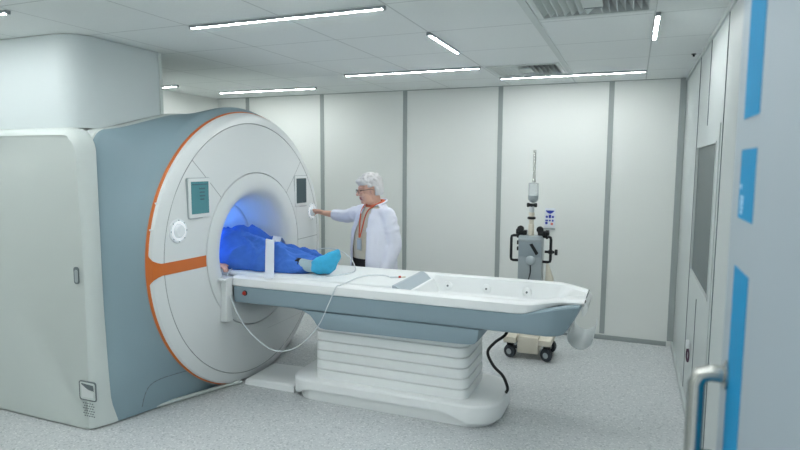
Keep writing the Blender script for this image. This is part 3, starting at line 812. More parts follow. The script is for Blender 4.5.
# gown draped over trunk and legs
def gown_bm():
    bm = bmesh.new(); rings = []
    xs = [-3.72 + 0.01 * i for i in range(150)]
    rg = random.Random(11); FOLD = []
    for k in range(26):
        x0 = rg.uniform(-3.15, -2.3); y0 = TY + rg.uniform(-0.24, 0.12); a = rg.uniform(-0.45, 0.75); L_ = rg.uniform(0.10, 0.30); FOLD.append((x0, y0, math.cos(a), math.sin(a), L_, rg.uniform(0.008, 0.016), rg.choice((1, 1, -0.7))))
    prof = [(-3.75, 1.08), (-3.55, 1.17), (-3.3, 1.205), (-3.1, 1.205), (-2.98, 1.215), (-2.84, 1.205), (-2.74, 1.165), (-2.6, 1.128), (-2.45, 1.095), (-2.32, 1.060), (-2.22, 1.035)]
    def Z(x):
        for (a, b), (c_, d) in zip(prof, prof[1:]):
            if a <= x <= c_: return b + (d - b) * (x - a) / (c_ - a)
        return prof[-1][1]
    for x in xs:
        if x > -2.215: break
        zt = Z(x); ring = []; N = 70
        w = 0.245 - 0.03 * smooth((x + 3.0) / 0.7)
        legs = smooth((x + 3.15) / 0.35)
        for i in range(N + 1):
            v = -1 + 2 * i / N
            y = TY + 0.005 + w * v
            g_ = max(0.0, 1 - abs(v) ** 2.6) ** 0.55
            dip = 0.30 * legs * math.exp(-(v / 0.20) ** 2)
            fall = 0.16 * legs * smooth(v) 
            h = (zt - 0.922) * g_ * (1 - dip - fall)
            f = noise.noise(V((x * 3.2 + y * 3, y * 9.0, 1.7))) * 0.034 + (0.5 - abs(noise.noise(V((x * 6 - y * 16, y * 4, 4.2))))) * 0.060 - 0.024 + 0.014 * math.sin(30 * (x * 0.6 + y) + 4 * noise.noise(V((x * 4, y * 4, 0))))
            for (x0, y0, ca, sa, L_, wd_, sg) in FOLD:
                al = (x - x0) * ca + (y - y0) * sa; d = -(x - x0) * sa + (y - y0) * ca + 0.03 * al * al / L_
                f += sg * 0.022 * math.exp(-(d / wd_) ** 2) * math.exp(-(al / L_) ** 4)
            f *= min(1, 5 * g_) * min(1.0, h / 0.07)
            xe = x
            # the hem slants: shorter on the near side, longer over the shins
            k = smooth((x + 2.75) / 0.5)
            xe = x - k * 0.19 * (1 - g_ ** 0.8) + 0.0
            yy = y + (noise.noise(V((x * 7, 3.3, v))) * 0.014 - (0.012 * math.sin(x * 21) if v < -0.8 else 0)) * (1 - g_)
            ring.append(V((xe, yy, 0.9235 + max(0.0, h) + f * 0.9)))
        ring += [V((p.x, TY + (p.y - TY) * 0.97, 0.9205)) for p in ring[::-1][2:-2]]
        rings.append(ring)
    loft(bm, rings); return bm
obj('gown', gown_bm(), GOWN, PT, 180)
def leg_ring_loft(y, dx, pts, n=18):
    bm = bmesh.new(); rings = []
    for (x, z, ry, rz) in pts:
        rings.append([V((x + dx, y + ry * math.cos(2 * PI * k / n), z + rz * math.sin(2 * PI * k / n))) for k in range(n)])
    loft(bm, rings); return bm
for s, dx in ((-1, 0.0), (1, -0.17)):
    y = 3.93 + (s * 0.105 if s < 0 else -0.015) - 0.017
    obj('trouser_cuff', leg_ring_loft(y, dx, [(-2.43, 0.980, 0.056, 0.054), (-2.40, 0.980, 0.056, 0.055), (-2.335, 0.978, 0.056, 0.054), (-2.333, 0.978, 0.050, 0.048)]), TROUS, PT, 60)
    obj('stocking', leg_ring_loft(y, dx, [(-2.36, 0.982, 0.051, 0.049), (-2.30, 0.978, 0.050, 0.049), (-2.24, 0.974, 0.049, 0.047), (-2.20, 0.976, 0.047, 0.046)]), SOCK, PT, 60)
    # crinkled shoe cover over a pointed foot
    bm = bmesh.new(); rings = []
    prof = [(-2.238, 0.965), (-2.228, 1.012), (-2.200, 1.040), (-2.150, 1.062), (-2.100, 1.086), (-2.050, 1.108), (-2.022, 1.113), (-2.002, 1.100), (-1.998, 1.075), (-2.010, 1.035), (-2.030, 0.995), (-2.050, 0.960), (-2.075, 0.938), (-2.110, 0.928), (-2.160, 0.9255), (-2.210, 0.927), (-2.232, 0.938)]
    dense = [V((q.x, q.y)) for q in catmull([(a, b, 0) for a, b in prof + prof[:1]], 4)[:-1]]
    cx_, cz_ = -2.115, 1.005
    for i in range(15):
        v = -1 + 2 * i / 14; sc = max(0.12, (1 - abs(v) ** 2.6)) ** 0.42; ring = []
        for q in dense:
            ax, az = cx_ + (q.x - cx_) * sc, cz_ + (q.y - cz_) * sc
            w_ = 1 + 0.07 * noise.noise(V((q.x * 30, v * 3.0 + s, q.y * 30))) + 0.035 * math.sin(60 * (q.x + 0.7 * q.y) + 5 * v)
            ax, az = cx_ + (ax - cx_) * w_, cz_ + (az - cz_) * w_
            if s > 0: az = 0.925 + (az - 0.925) * 0.62
            ring.append(V((ax + dx, y - 0.012 + 0.062 * v, max(az, 0.9215))))
        rings.append(ring)
    loft(bm, rings); obj('shoe_cover', bm, BOOT, PT, 180)
# strap across the legs
def gown_top(x, v):
    return None
go = bpy.data.objects['gown']
from mathutils.bvhtree import BVHTree
gm = go.data; off = PT.location
bv = BVHTree.FromPolygons([v.co + off for v in gm.vertices], [list(p.vertices) for p in gm.polygons])
def strap_bm(xc, hw):
    bm = bmesh.new(); rows = []
    ys = [3.535 + 0.0175 * i for i in range(45)]
    for y in ys:
        row = []
        for k in (-1, 0, 1):
            x = xc + k * hw - 0.62 * (min(y, 3.86) - 3.6) - 0.15 * max(0, y - 3.86)
            h = bv.ray_cast(V((x, y, 2)), V((0, 0, -1)))[0]
            z = (h.z if h is not None else 0.0)
            z = max(z, 0.9215 if abs(y - TY) < 0.30 else 0.909)
            row.append(V((x, y, z + 0.004)))
        m_ = max(p.z for p in row)
        for p in row: p.z = max(p.z, m_ - 0.006)
        rows.append(row)
    for _ in range(3):
        zz = [[p.z for p in r] for r in rows]
        for i in range(1, len(rows) - 1):
            for k in range(3): rows[i][k].z = max(zz[i][k], (zz[i - 1][k] + zz[i + 1][k]) / 2)
    loft(bm, rows, False)
    g = bmesh.ops.extrude_face_region(bm, geom=bm.faces[:])
    for v in g['geom']:
        if isinstance(v, bmesh.types.BMVert): v.co.z += 0.004
    return bm
o = obj('leg_strap', strap_bm(-2.488, 0.040), STRAPW, None, 60); tag(o, 'white webbing strap lying across the blue gown', 'strap')

# ------------------------------------------------------------------ standing woman
WP = V((-2.10, 4.64, 0))
W = thing('person', 'standing grey-haired woman in a white coat reaching for the scanner dial', 'person', WP)
F = V((-0.52, -0.854, 0)).normalized(); Rr = F.cross(V((0, 0, 1))); U = V((0, 0, 1))
def L(f, r, u): return WP + F * f + Rr * r + U * u
FH = V((-0.78, -0.60, -0.17)).normalized(); RH = FH.cross(U).normalized(); UH = RH.cross(FH).normalized()
HC = V((-2.12, 4.575, 1.532))
def Hd(f, r, u): return HC + FH * f + RH * r + UH * u
SHR, SHL = L(0, 0.175, 1.325), L(-0.01, -0.18, 1.325)
DIAL = V((-2.82, 4.82, 1.30))
WRR = V((-2.685, 4.815, 1.288)); ELR = V((-2.44, 4.765, 1.272))
ELL = L(-0.05, -0.235, 1.06); WRL = L(0.06, -0.225, 0.82)
bm = bmesh.new()
# head
add_ell(bm, Hd(-0.012, 0, 0.018), (FH, RH, UH), (0.098, 0.076, 0.105)); add_ell(bm, Hd(0.026, 0, -0.045), (FH, RH, UH), (0.066, 0.058, 0.075))
add_ell(bm, Hd(0.062, 0, -0.096), (FH, RH, UH), (0.026, 0.026, 0.022)); add_ell(bm, Hd(0.01, 0, -0.09), (FH, RH, UH), (0.06, 0.05, 0.032))
add_cap(bm, Hd(0.085, 0, 0.015), Hd(0.108, 0, -0.026), 0.009, 0.0135); 
for s in (-1, 1):
    add_ell(bm, Hd(0.100, s * 0.012, -0.03), (FH, RH, UH), (0.011, 0.009, 0.008))
    add_ell(bm, Hd(0.070, s * 0.036, -0.026), (FH, RH, UH), (0.024, 0.024, 0.024))
    add_cap(bm, Hd(0.082, s * 0.014, 0.026), Hd(0.066, s * 0.052, 0.026), 0.011, 0.010)
    add_ell(bm, Hd(-0.010, s * 0.077, -0.012), (FH, RH, UH), (0.017, 0.008, 0.030)); add_ell(bm, Hd(-0.006, s * 0.077, -0.035), (FH, RH, UH), (0.009, 0.007, 0.011))
add_cap(bm, Hd(0.086, -0.016, -0.058), Hd(0.086, 0.016, -0.058), 0.008, 0.008); add_cap(bm, Hd(0.083, -0.014, -0.070), Hd(0.083, 0.014, -0.070), 0.008, 0.008)
# neck, trunk, legs
add_cap(bm, Hd(-0.03, 0, -0.06), L(-0.01, 0, 1.36), 0.056, 0.064)
add_ell(bm, L(0, 0, 1.22), (F, Rr, U), (0.115, 0.165, 0.18)); add_ell(bm, L(0.015, 0, 0.98), (F, Rr, U), (0.13, 0.165, 0.18))
add_cap(bm, L(0, -0.12, 1.315), L(0, 0.12, 1.315), 0.045, 0.045)
for s in (-1, 1):
    add_cap(bm, L(0, s * 0.09, 0.88), L(0.02, s * 0.085, 0.48), 0.085, 0.058); add_cap(bm, L(0.02, s * 0.085, 0.48), L(-0.01, s * 0.085, 0.09), 0.056, 0.038)
    add_cap(bm, L(-0.03, s * 0.085, 0.045), L(0.15, s * 0.10, 0.035), 0.038, 0.032)
# arms
for (a, b, c_) in ((SHR, ELR, WRR), (SHL, ELL, WRL)):
    add_cap(bm, a, b, 0.048, 0.040); add_cap(bm, b, c_, 0.040, 0.027)
def hand(wr, d, side, palm, curl):
    """d: towards the fingers, side: towards the thumb, palm: out of the palm"""
    d, side, palm = d.normalized(), side.normalized(), palm.normalized()
    add_ell(bm, wr + d * 0.050, (d, side, palm), (0.052, 0.039, 0.019)); add_cap(bm, wr, wr + d * 0.03, 0.025, 0.024)
    for k in range(4):
        b0 = wr + d * (0.088 - 0.004 * abs(k - 1)) + side * (0.027 - 0.018 * k)
        Ls = (0.038, 0.043, 0.040, 0.031)[k]
        p = b0; an = curl * 0.35
        for q, (fr, rad) in enumerate(((1.0, 0.0092), (0.7, 0.0085), (0.55, 0.0075))):
            nd = d * math.cos(an) + palm * math.sin(an)
            e = p + nd * Ls * fr; add_cap(bm, p, e, rad, rad * 0.92, 8); p = e; an += curl
    b0 = wr + d * 0.028 + side * 0.030; b1 = b0 + (d * 0.7 + side * 0.6 + palm * 0.45).normalized() * 0.042; b2 = b1 + (d * 0.85 + side * 0.05 + palm * 0.6).normalized() * 0.032
    add_cap(bm, wr + d * 0.02 + side * 0.012, b0, 0.016, 0.0135, 8); add_cap(bm, b0, b1, 0.0125, 0.010, 8); add_cap(bm, b1, b2, 0.010, 0.008, 8)
dv = (DIAL - WRR); 
hand(WRR, V((-0.97, 0.02, 0.16)), V((-0.1, -0.75, 0.55)), V((-0.15, -0.25, -0.85)), 0.62)
hand(WRL, V((-0.1, 0.0, -1)), F, -Rr * -1, 0.5)
wb = fuse(bm, 0.0048, 3)
body = obj('body', wb, [SKIN, LIP], W, 180)
for p in body.data.polygons:
    c_ = p.center + WP - HC; f, r, u = c_.dot(FH), c_.dot(RH), c_.dot(UH)
    if f > 0.078 and abs(r) < 0.024 and -0.077 < u < -0.051: p.material_index = 1
for s in (-1, 1):
    bm = bmesh.new(); add_ell(bm, Hd(0.0785, s * 0.031, 0.004), (FH, RH, UH), (0.006, 0.010, 0.0055)); obj('eye', bm, EYE, W, 180)
# short full white hair
bm = bmesh.new()
add_ell(bm, Hd(-0.020, 0, 0.040), (FH, RH, UH), (0.112, 0.090, 0.100)); add_ell(bm, Hd(-0.060, 0, -0.010), (FH, RH, UH), (0.070, 0.080, 0.088))
rnd = random.Random(7)
for k in range(90):
    t = rnd.uniform(0, 2 * PI); ph = rnd.uniform(0.0, 1.25)
    d = V((math.sin(ph) * math.cos(t), math.sin(ph) * math.sin(t), math.cos(ph)))
    p = Hd(-0.020 + d.x * 0.108, d.y * 0.086, 0.040 + d.z * 0.097)
    dr = (FH * rnd.uniform(-1, 1) + RH * rnd.uniform(-0.6, 0.6) + UH * rnd.uniform(-0.5, 0.2)) * 0.022
    add_cap(bm, p, p + dr, 0.013, 0.009, 6)
for s in (-1, 1):                     # hair over the temples and round the ears
    add_cap(bm, Hd(0.045, s * 0.066, 0.060), Hd(0.010, s * 0.080, 0.035), 0.020, 0.018); add_cap(bm, Hd(-0.045, s * 0.072, 0.0), Hd(-0.060, s * 0.060, -0.075), 0.022, 0.014)
add_cap(bm, Hd(0.070, -0.05, 0.078), Hd(0.080, 0.03, 0.080), 0.020, 0.020)
hm = fuse(bm, 0.006, 1)
b2 = bmesh.new(); b2.from_mesh(hm)
kill = []
for v in b2.verts:                    # keep the face clear
    c_ = v.co - HC; f, r, u = c_.dot(FH), c_.dot(RH), c_.dot(UH)
    if f > 0.030 and u < 0.046: kill.append(v)
    elif u < -0.060: kill.append(v)
    elif f > -0.030 and u < 0.022 and f > -0.03: kill.append(v)
bmesh.ops.delete(b2, geom=kill, context='VERTS')
obj('hair', b2, HAIR, W, 180)
# glasses
bm = bmesh.new()
for s in (-1, 1):
    pts = []
    for k in range(21):
        a = 2 * PI * k / 20
        pts.append(Hd(0.103 - 0.012 * abs(math.cos(a)) * 0, s * 0.034 + 0.026 * math.cos(a), 0.000 + 0.019 * math.sin(a)))
    add_tube(bm, pts, 0.0019, 6)
    add_tube(bm, [Hd(0.102, s * 0.060, 0.008), Hd(0.085, s * 0.078, 0.009), Hd(0.0, s * 0.086, 0.006), Hd(-0.02, s * 0.084, -0.004)], 0.0026, 6)
add_tube(bm, [Hd(0.103, -0.009, 0.004), Hd(0.107, 0, 0.007), Hd(0.103, 0.009, 0.004)], 0.0024, 6)
gl = obj('glasses', bm, GLFRAME, W, 180)
for s in (-1, 1):
    bm = bmesh.new(); add_lathe(bm, [(0.0005, 0), (0.024, 0), (0.024, 0.0012), (0.0005, 0.0012)], Hd(0.1025, s * 0.034, 0), FH, 20, True, True)
    c0 = Hd(0.1025, s * 0.034, 0)
    for v in bm.verts:
        d = (v.co - c0).dot(UH); v.co -= UH * d * 0.28
    obj('lens', bm, LENS, gl, 180)
# trunk clothing
def sect(z, a, b, f0=0.0, n=48, r0=0.0, wav=0.0, ph=0.0):
    out = []
    for k in range(n):
        t = 2 * PI * k / n
        w_ = 1 + wav * math.sin(7 * t + ph) 
        out.append(L(f0 + b * math.cos(t) * w_, r0 + a * math.sin(t) * w_, z))
    return out
bm = bmesh.new()
loft(bm, [sect(0.80, 0.175, 0.145, 0.02), sect(0.95, 0.182, 0.158, 0.024), sect(1.05, 0.182, 0.158, 0.026), sect(1.18, 0.178, 0.148, 0.018), sect(1.30, 0.150, 0.115, 0.0), sect(1.37, 0.10, 0.08, -0.008), sect(1.40, 0.075, 0.068, -0.01)])
obj('jumper', bm, SHIRT, W, 60)
bm = bmesh.new()
loft(bm, [sect(0.86, 0.181, 0.152, 0.02), sect(0.925, 0.184, 0.161, 0.023), sect(0.94, 0.183, 0.160, 0.023)], True, False, False)
for s in (-1, 1):
    rr = []
    for (u, r, c_) in ((0.90, 0.115, 0.0), (0.75, 0.105, 0.01), (0.48, 0.085, 0.02), (0.06, 0.075, 0.0)):
        rr.append([L(c_ + r * math.cos(2 * PI * k / 24), s * 0.09 + r * 0.9 * math.sin(2 * PI * k / 24), u) for k in range(24)])
    loft(bm, rr)
obj('trousers', bm, TROUS, W, 60)
for s in (-1, 1):
    bm = bmesh.new(); add_cap(bm, L(-0.04, s * 0.085, 0.048), L(0.16, s * 0.10, 0.040), 0.046, 0.038)
    for v in bm.verts: v.co.z = max(0.003, v.co.z)
    obj('shoe', bm, KNOBW, W, 60)
# lab coat: trunk and sleeves as one garment, open down the front
bm = bmesh.new()
loft(bm, [sect(0.50, 0.255, 0.215, 0.0, wav=0.03), sect(0.70, 0.238, 0.202, 0.0, wav=0.022), sect(0.88, 0.225, 0.192, 0.008, wav=0.014, ph=1), sect(1.02, 0.216, 0.186, 0.014, wav=0.008), sect(1.18, 0.212, 0.176, 0.008), sect(1.29, 0.200, 0.145, -0.004), sect(1.35, 0.170, 0.112, -0.014), sect(1.39, 0.120, 0.088, -0.02), sect(1.42, 0.082, 0.074, -0.024)])
add_cap(bm, L(0, -0.15, 1.325), L(0, 0.15, 1.325), 0.060, 0.060)
def sleeve(a, b, c_, r):
    add_cap(bm, a, b, r[0], r[1]); d = (c_ - b).normalized()
    add_lathe(bm, [(r[1], 0.0), (r[1] * 0.97, (c_ - b).length * 0.4), (r[2], (c_ - b).length)], b, d, 18, True, True)
    rng = random.Random(int(a.x * 1000))
    for k in range(5):               # creases round the sleeve
        t = 0.15 + 0.16 * k; p = a.lerp(b, t) if k < 3 else b.lerp(c_, (t - 0.5))
        rr = r[0] * 0.95 if k < 3 else r[1] * 0.9
        ax = ((b - a) if k < 3 else (c_ - b)).normalized() + V((rng.uniform(-.5, .5), rng.uniform(-.5, .5), rng.uniform(-.3, .3)))
        s_, u_ = basis(ax); add_tube(bm, [p + (s_ * math.cos(2 * PI * q / 14) + u_ * math.sin(2 * PI * q / 14)) * rr for q in range(15)], 0.010, 6)
CUFR = WRR.lerp(ELR, 0.40)
sleeve(SHR, ELR, CUFR, (0.066, 0.057, 0.048)); sleeve(SHL, ELL, WRL.lerp(ELL, 0.12), (0.070, 0.060, 0.050))
cm = fuse(bm, 0.009, 5)
b2 = bmesh.new(); b2.from_mesh(cm)
kill = []
for v in b2.verts:
    c_ = v.co - WP; f, r, u = c_.dot(F), c_.dot(Rr), c_.z
    if u > 1.405 and math.hypot(f, r) < 0.14: kill.append(v); continue
    wd = 0.080 + 0.03 * max(0, 1.0 - u) - 0.045 * max(0, (u - 1.12) / 0.28) + (0.05 if u > 1.37 else 0)
    if f > 0.03 and abs(r + 0.035) < wd and math.hypot(f, r) < 0.26: kill.append(v)
    elif u < 0.515: kill.append(v)
    elif (v.co - CUFR).dot((WRR - ELR).normalized()) > -0.004 and (v.co - CUFR).length < 0.075: kill.append(v)
bmesh.ops.delete(b2, geom=kill, context='VERTS')
for v in b2.verts:
    p = v.co
    k = noise.noise(V((p.x * 9, p.y * 9, p.z * 4))) * 0.010 + noise.noise(V((p.x * 20, p.y * 20, p.z * 11 + 3))) * 0.005
    v.co += v.normal * k
ct = obj('coat', b2, COATM, W, 180)
sm = ct.modifiers.new('Solidify', 'SOLIDIFY'); sm.thickness = 0.006; sm.offset = 0
# coat collar and the orange neckline under it
def ringtube(bm, z, a, b, f0, r, t0=0.0, t1=2 * PI, tilt=0.0, n=28):
    add_tube(bm, [L(f0 + b * math.cos(t0 + (t1 - t0) * k / n), a * math.sin(t0 + (t1 - t0) * k / n), z - tilt * math.cos(t0 + (t1 - t0) * k / n)) for k in range(n + 1)], r, 8)
bm = bmesh.new(); ringtube(bm, 1.408, 0.080, 0.074, -0.012, 0.013, 0, 2 * PI, 0.022); obj('neckline', bm, COLLAR, W, 180)
bm = bmesh.new(); ringtube(bm, 1.412, 0.100, 0.092, -0.02, 0.008, 0.75, 2 * PI - 0.75, 0.03); obj('coat_collar', bm, COATM, W, 180)
# lanyard and badge
def onbody(r, z):
    h = 0.0
    for (z0_, b0, f0), (z1_, b1, f1) in zip([(0.95, .158, .024), (1.05, .158, .026), (1.18, .148, .018), (1.30, .115, 0), (1.37, .08, -.008), (1.45, .06, -.02)], [(1.05, .158, .026), (1.18, .148, .018), (1.30, .115, 0), (1.37, .08, -.008), (1.45, .06, -.02), (1.5, .05, -.02)]):
        if z0_ <= z <= z1_:
            t = (z - z0_) / (z1_ - z0_); h = b0 + (b1 - b0) * t + f0 + (f1 - f0) * t
    return L(h + 0.008 - r * r * 1.2, r, z)
bm = bmesh.new()
for s in (-1, 1):
    pts = [L(-0.04, s * 0.075, 1.432), L(0.03, s * 0.082, 1.405)] + [onbody(s * r - 0.055 * smooth((1.40 - z) / 0.25), z) + F * 0.012 for r, z in ((0.050, 1.36), (0.034, 1.30), (0.020, 1.22), (0.010, 1.16), (0.004, 1.125))]
    add_tube(bm, pts, 0.0058, 8, 4)
ly = obj('lanyard', bm, LANY, W, 180)
bc = onbody(-0.062, 1.07) + F * 0.012
bm = bmesh.new(); add_box(bm, -0.004, 0.004, -0.033, 0.033, -0.052, 0.052, 0.003)
M_ = Matrix((( F.x, Rr.x, 0, bc.x), (F.y, Rr.y, 0, bc.y), (0, 0, 1, bc.z), (0, 0, 0, 1))); bmesh.ops.transform(bm, matrix=M_, verts=bm.verts[:])
bd = obj('badge', bm, GREYMET, ly)
bm = bmesh.new(); add_box(bm, 0.0042, 0.0055, -0.026, 0.026, -0.040, 0.036); bmesh.ops.transform(bm, matrix=M_, verts=bm.verts[:]); 
o = obj('badge_card', bm, BADGE, W, smooth=False)

# ------------------------------------------------------------------ injector stand on castors
IX, IY = -0.82, 5.29
I = thing('injector_stand', 'contrast injector stand on castors with black handles, behind the table end', 'medical device', (IX, IY, 0))
bm = bmesh.new()
add_box(bm, IX - 0.095, IX + 0.095, IY - 0.13, IY + 0.20, 0.055, 0.21, bev=0.012); obj('base', bm, CREAM, I)
for s in (-1, 1):
    bm = box(IX + s * 0.155 - 0.06, IX + s * 0.155 + 0.055, IY - 0.17, IY + 0.22, 0.15, 0.205, bev=0.01); obj('outrigger', bm, CREAM, I)
for sx in (-1, 1):
    for sy in (-1, 1):
        x, y = IX + sx * 0.163, IY + 0.045 + sy * 0.145
        f_ = obj('castor', box(x - 0.03, x + 0.03, y - 0.008, y + 0.03, 0.085, 0.15, bev=0.006), DARK, I)
        for q in (-1, 1):
            wh = obj('wheel', lathe([(0.048, -0.011), (0.057, -0.008), (0.057, 0.008), (0.048, 0.011)], (x + 0.0, y + 0.018 * q, 0.0575), (0.45, 1, 0), 28), RUBBER, f_)
            obj('hub', lathe([(0.026, -0.014), (0.026, 0.014)], (x, y + 0.018 * q, 0.0575), (0.45, 1, 0), 20), GREYMET, wh)
obj('mast', box(IX - 0.045, IX + 0.045, IY + 0.02, IY + 0.10, 0.20, 1.10, bev=0.01), CREAM, I)
hs = obj('control_head', prism(rrect(IX - 0.112, IX + 0.098, 0.70, 1.125, 0.012, 4), 'y', IY - 0.10, IY + 0.02, 0.006), GREYMET, I)
obj('upper_plate', box(IX - 0.105, IX + 0.090, IY - 0.112, IY - 0.1005, 0.935, 1.105, bev=0.003), mat('injector_steel_blue', rgb(160, 172, 178), 0.3, metal=0.3), hs)
obj('slant_lever', prism([(IX - 0.01, 1.05), (IX + 0.015, 1.06), (IX + 0.07, 0.975), (IX + 0.05, 0.955)], 'y', IY - 0.128, IY - 0.113), DARK, hs)
d_ = obj('round_dial', lathe([(0.042, 0), (0.042, 0.016), (0.036, 0.02), (0.0005, 0.02)], (IX, IY - 0.1005, 0.905), (0, -1, 0), 32), mat('dial_silver', rgb(190, 200, 204), 0.3, metal=0.4), hs)
obj('dial_cable', tube([(IX, IY - 0.112, 0.865), (IX + 0.002, IY - 0.112, 0.80), (IX - 0.015, IY - 0.112, 0.72)], 0.005, 8, 4), DARK, hs)
obj('cross_bar', box(IX - 0.110, IX + 0.095, IY - 0.13, IY - 0.113, 1.075, 1.10, bev=0.004), GREYMET, hs)
for s in (-1, 1):
    xo = IX - 0.008 + s * 0.175; xi = IX - 0.008 + s * 0.09
    pts = [(xi, IY - 0.05, 1.118), (xo - s * 0.02, IY - 0.06, 1.118), (xo - s * 0.004, IY - 0.06, 1.112), (xo, IY - 0.06, 1.095), (xo, IY - 0.06, 0.915), (xo - s * 0.004, IY - 0.06, 0.898), (xo - s * 0.02, IY - 0.06, 0.892), (xi + s * 0.008, IY - 0.05, 0.892)]
    obj('side_handle', tube(pts, 0.0125, 10), DARK, I, 180)
    # clamp block with knobs
    bm = bmesh.new(); x = IX + 0.005 + s * 0.085
    add_box(bm, x - 0.035, x + 0.035, IY - 0.10, IY - 0.03, 1.13, 1.17, bev=0.006)
    add_lathe(bm, [(0.028, 0), (0.030, 0.008), (0.030, 0.03), (0.024, 0.036)], (x - 0.012, IY - 0.10, 1.185), (0, -1, 0), 16, True, True)
    add_lathe(bm, [(0.022, 0), (0.024, 0.03)], (x + s * 0.03, IY - 0.06, 1.155), (s, 0, 0), 14, True, True)
    add_tube(bm, [(x + s * 0.035, IY - 0.07, 1.15), (x + s * 0.045, IY - 0.07, 1.10)], 0.011, 8)
    obj('clamp', bm, DARK, I)
bm = bmesh.new()
add_lathe(bm, [(0.016, 0), (0.020, 0.006), (0.020, 0.03), (0.016, 0.036)], (IX + 0.15, IY - 0.07, 0.985), (1, 0, 0.0), 14, True, True)
add_tube(bm, [(IX + 0.117, IY - 0.07, 0.985), (IX + 0.20, IY - 0.07, 0.985)], 0.012, 8); add_lathe(bm, [(0.026, 0), (0.026, 0.022)], (IX + 0.205, IY - 0.07, 0.985), (1, 0, 0), 14, True, True)
obj('side_knob', bm, DARK, I)
bm = bmesh.new()
for z in (0.985, 1.04): add_box(bm, IX - 0.128, IX - 0.106, IY - 0.09, IY - 0.06, z, z + 0.035, bev=0.004)
obj('side_button', bm, DARK, I)
# syringe column
tx, ty = IX - 0.008, IY - 0.06
sy = obj('plunger_column', lathe([(0.026, 1.126), (0.026, 1.22), (0.020, 1.225), (0.020, 1.30), (0.026, 1.302), (0.026, 1.33)], (tx, ty, 0), (0, 0, 1), 20), CREAM, I)
obj('black_collar', lathe([(0.026, 1.268), (0.036, 1.272), (0.036, 1.288), (0.026, 1.292)], (tx, ty, 0), (0, 0, 1), 20), DARK, sy)
obj('neck', lathe([(0.022, 1.331), (0.024, 1.345), (0.016, 1.39)], (tx, ty, 0), (0, 0, 1), 18), FROST, sy)
bm = bmesh.new()
add_box(bm, tx - 0.03, tx + 0.03, ty - 0.012, ty + 0.012, 1.382, 1.41, bev=0.005)
for s in (-1, 1): add_lathe(bm, [(0.012, 0), (0.015, 0.018), (0.012, 0.036)], (tx + s * 0.032, ty, 1.378), (0, 0, 1), 12, True, True)
add_lathe(bm, [(0.014, 0), (0.016, 0.02)], (tx, ty - 0.012, 1.396), (0, -1, 0), 12, True, True)
obj('valve', bm, DARK, sy)
ves = obj('drip_vessel', lathe([(0.008, 1.415), (0.030, 1.425), (0.044, 1.445), (0.046, 1.47), (0.046, 1.585), (0.040, 1.592), (0.006, 1.598)], (tx + 0.01, ty, 0), (0, 0, 1), 28), GLASSY, I)
obj('vessel_fluid', lathe([(0.006, 1.418), (0.028, 1.428), (0.041, 1.447), (0.042, 1.482), (0.0005, 1.482)], (tx + 0.01, ty, 0), (0, 0, 1), 24), GREYMET, ves)
obj('pole', lathe([(0.016, 1.599), (0.016, 1.62), (0.013, 1.625), (0.013, 1.875), (0.010, 1.88)], (tx + 0.012, ty, 0), (0, 0, 1), 14), STEEL, I)
obj('side_pouch', prism([(IX + 0.12, 0.70), (IX + 0.125, 0.88), (IX + 0.145, 0.86), (IX + 0.19, 0.73), (IX + 0.185, 0.68)], 'y', IY - 0.02, IY + 0.04, 0.01), CREAM, I)

# wall notice with emblem and buttons
Nn = thing('wall_notice', 'white notice with a blue emblem and blue marks on the back wall', 'notice', (-0.775, YB, 1.21))
nx, nz_, yw = -0.775, 1.21, YB
obj('sheet', prism(rrect(nx - 0.055, nx + 0.05, nz_ - 0.10, nz_ + 0.10, 0.006, 3), 'y', yw - 0.012, yw - 0.0005, 0.002), NOTICE, Nn)
pl = [(nx - 0.044 + 0.082 * k / 10, nz_ + 0.078) for k in range(11)] + [(nx + 0.038 - 0.082 * k / 10, nz_ + 0.070 - 0.026 * math.sin(PI * k / 10)) for k in range(11)]
obj('emblem', prism(pl, 'y', yw - 0.0138, yw - 0.012), NBLUE, Nn, smooth=False)
for (dx, dz, w_, h_, m) in ((-0.034, 0.012, 0.011, 0.011, NBLUE), (-0.003, 0.016, 0.012, 0.017, NBLUE), (0.026, 0.012, 0.011, 0.011, NBLUE), (-0.034, -0.026, 0.013, 0.008, NBLUE), (-0.003, -0.026, 0.009, 0.008, NBLUE), (0.026, -0.026, 0.008, 0.010, NBLUE), (-0.036, -0.052, 0.012, 0.013, NBLUE), (0.018, -0.060, 0.012, 0.012, NRED)):
    obj('button_mark', prism(rrect(nx + dx - w_, nx + dx + w_, nz_ + dz - h_, nz_ + dz + h_, min(w_, h_) * 0.5, 3), 'y', yw - 0.0138, yw - 0.012), m, Nn, smooth=False)
obj('rest_ledge', box(nx - 0.062, nx + 0.052, yw - 0.03, yw - 0.0005, nz_ - 0.115, nz_ - 0.104), GREYMET, Nn)

# white wall hook with a dark loop near the floor of the right wall
hk = thing('wall_hook', 'small white hook holding a dark cord low on the right wall', 'hook', (XR, 4.46, 0.46))
obj('hook_plate', box(XR - 0.03, XR - 0.006, 4.44, 4.48, 0.47, 0.53, bev=0.008), KNOBW, hk)
obj('cord_loop', tube([(XR - 0.016, 4.46, 0.475), (XR - 0.020, 4.475, 0.44), (XR - 0.020, 4.475, 0.40), (XR - 0.014, 4.455, 0.375), (XR - 0.010, 4.44, 0.40), (XR - 0.010, 4.445, 0.44), (XR - 0.016, 4.46, 0.475)], 0.006, 8, 5), PLUM, hk, 180)

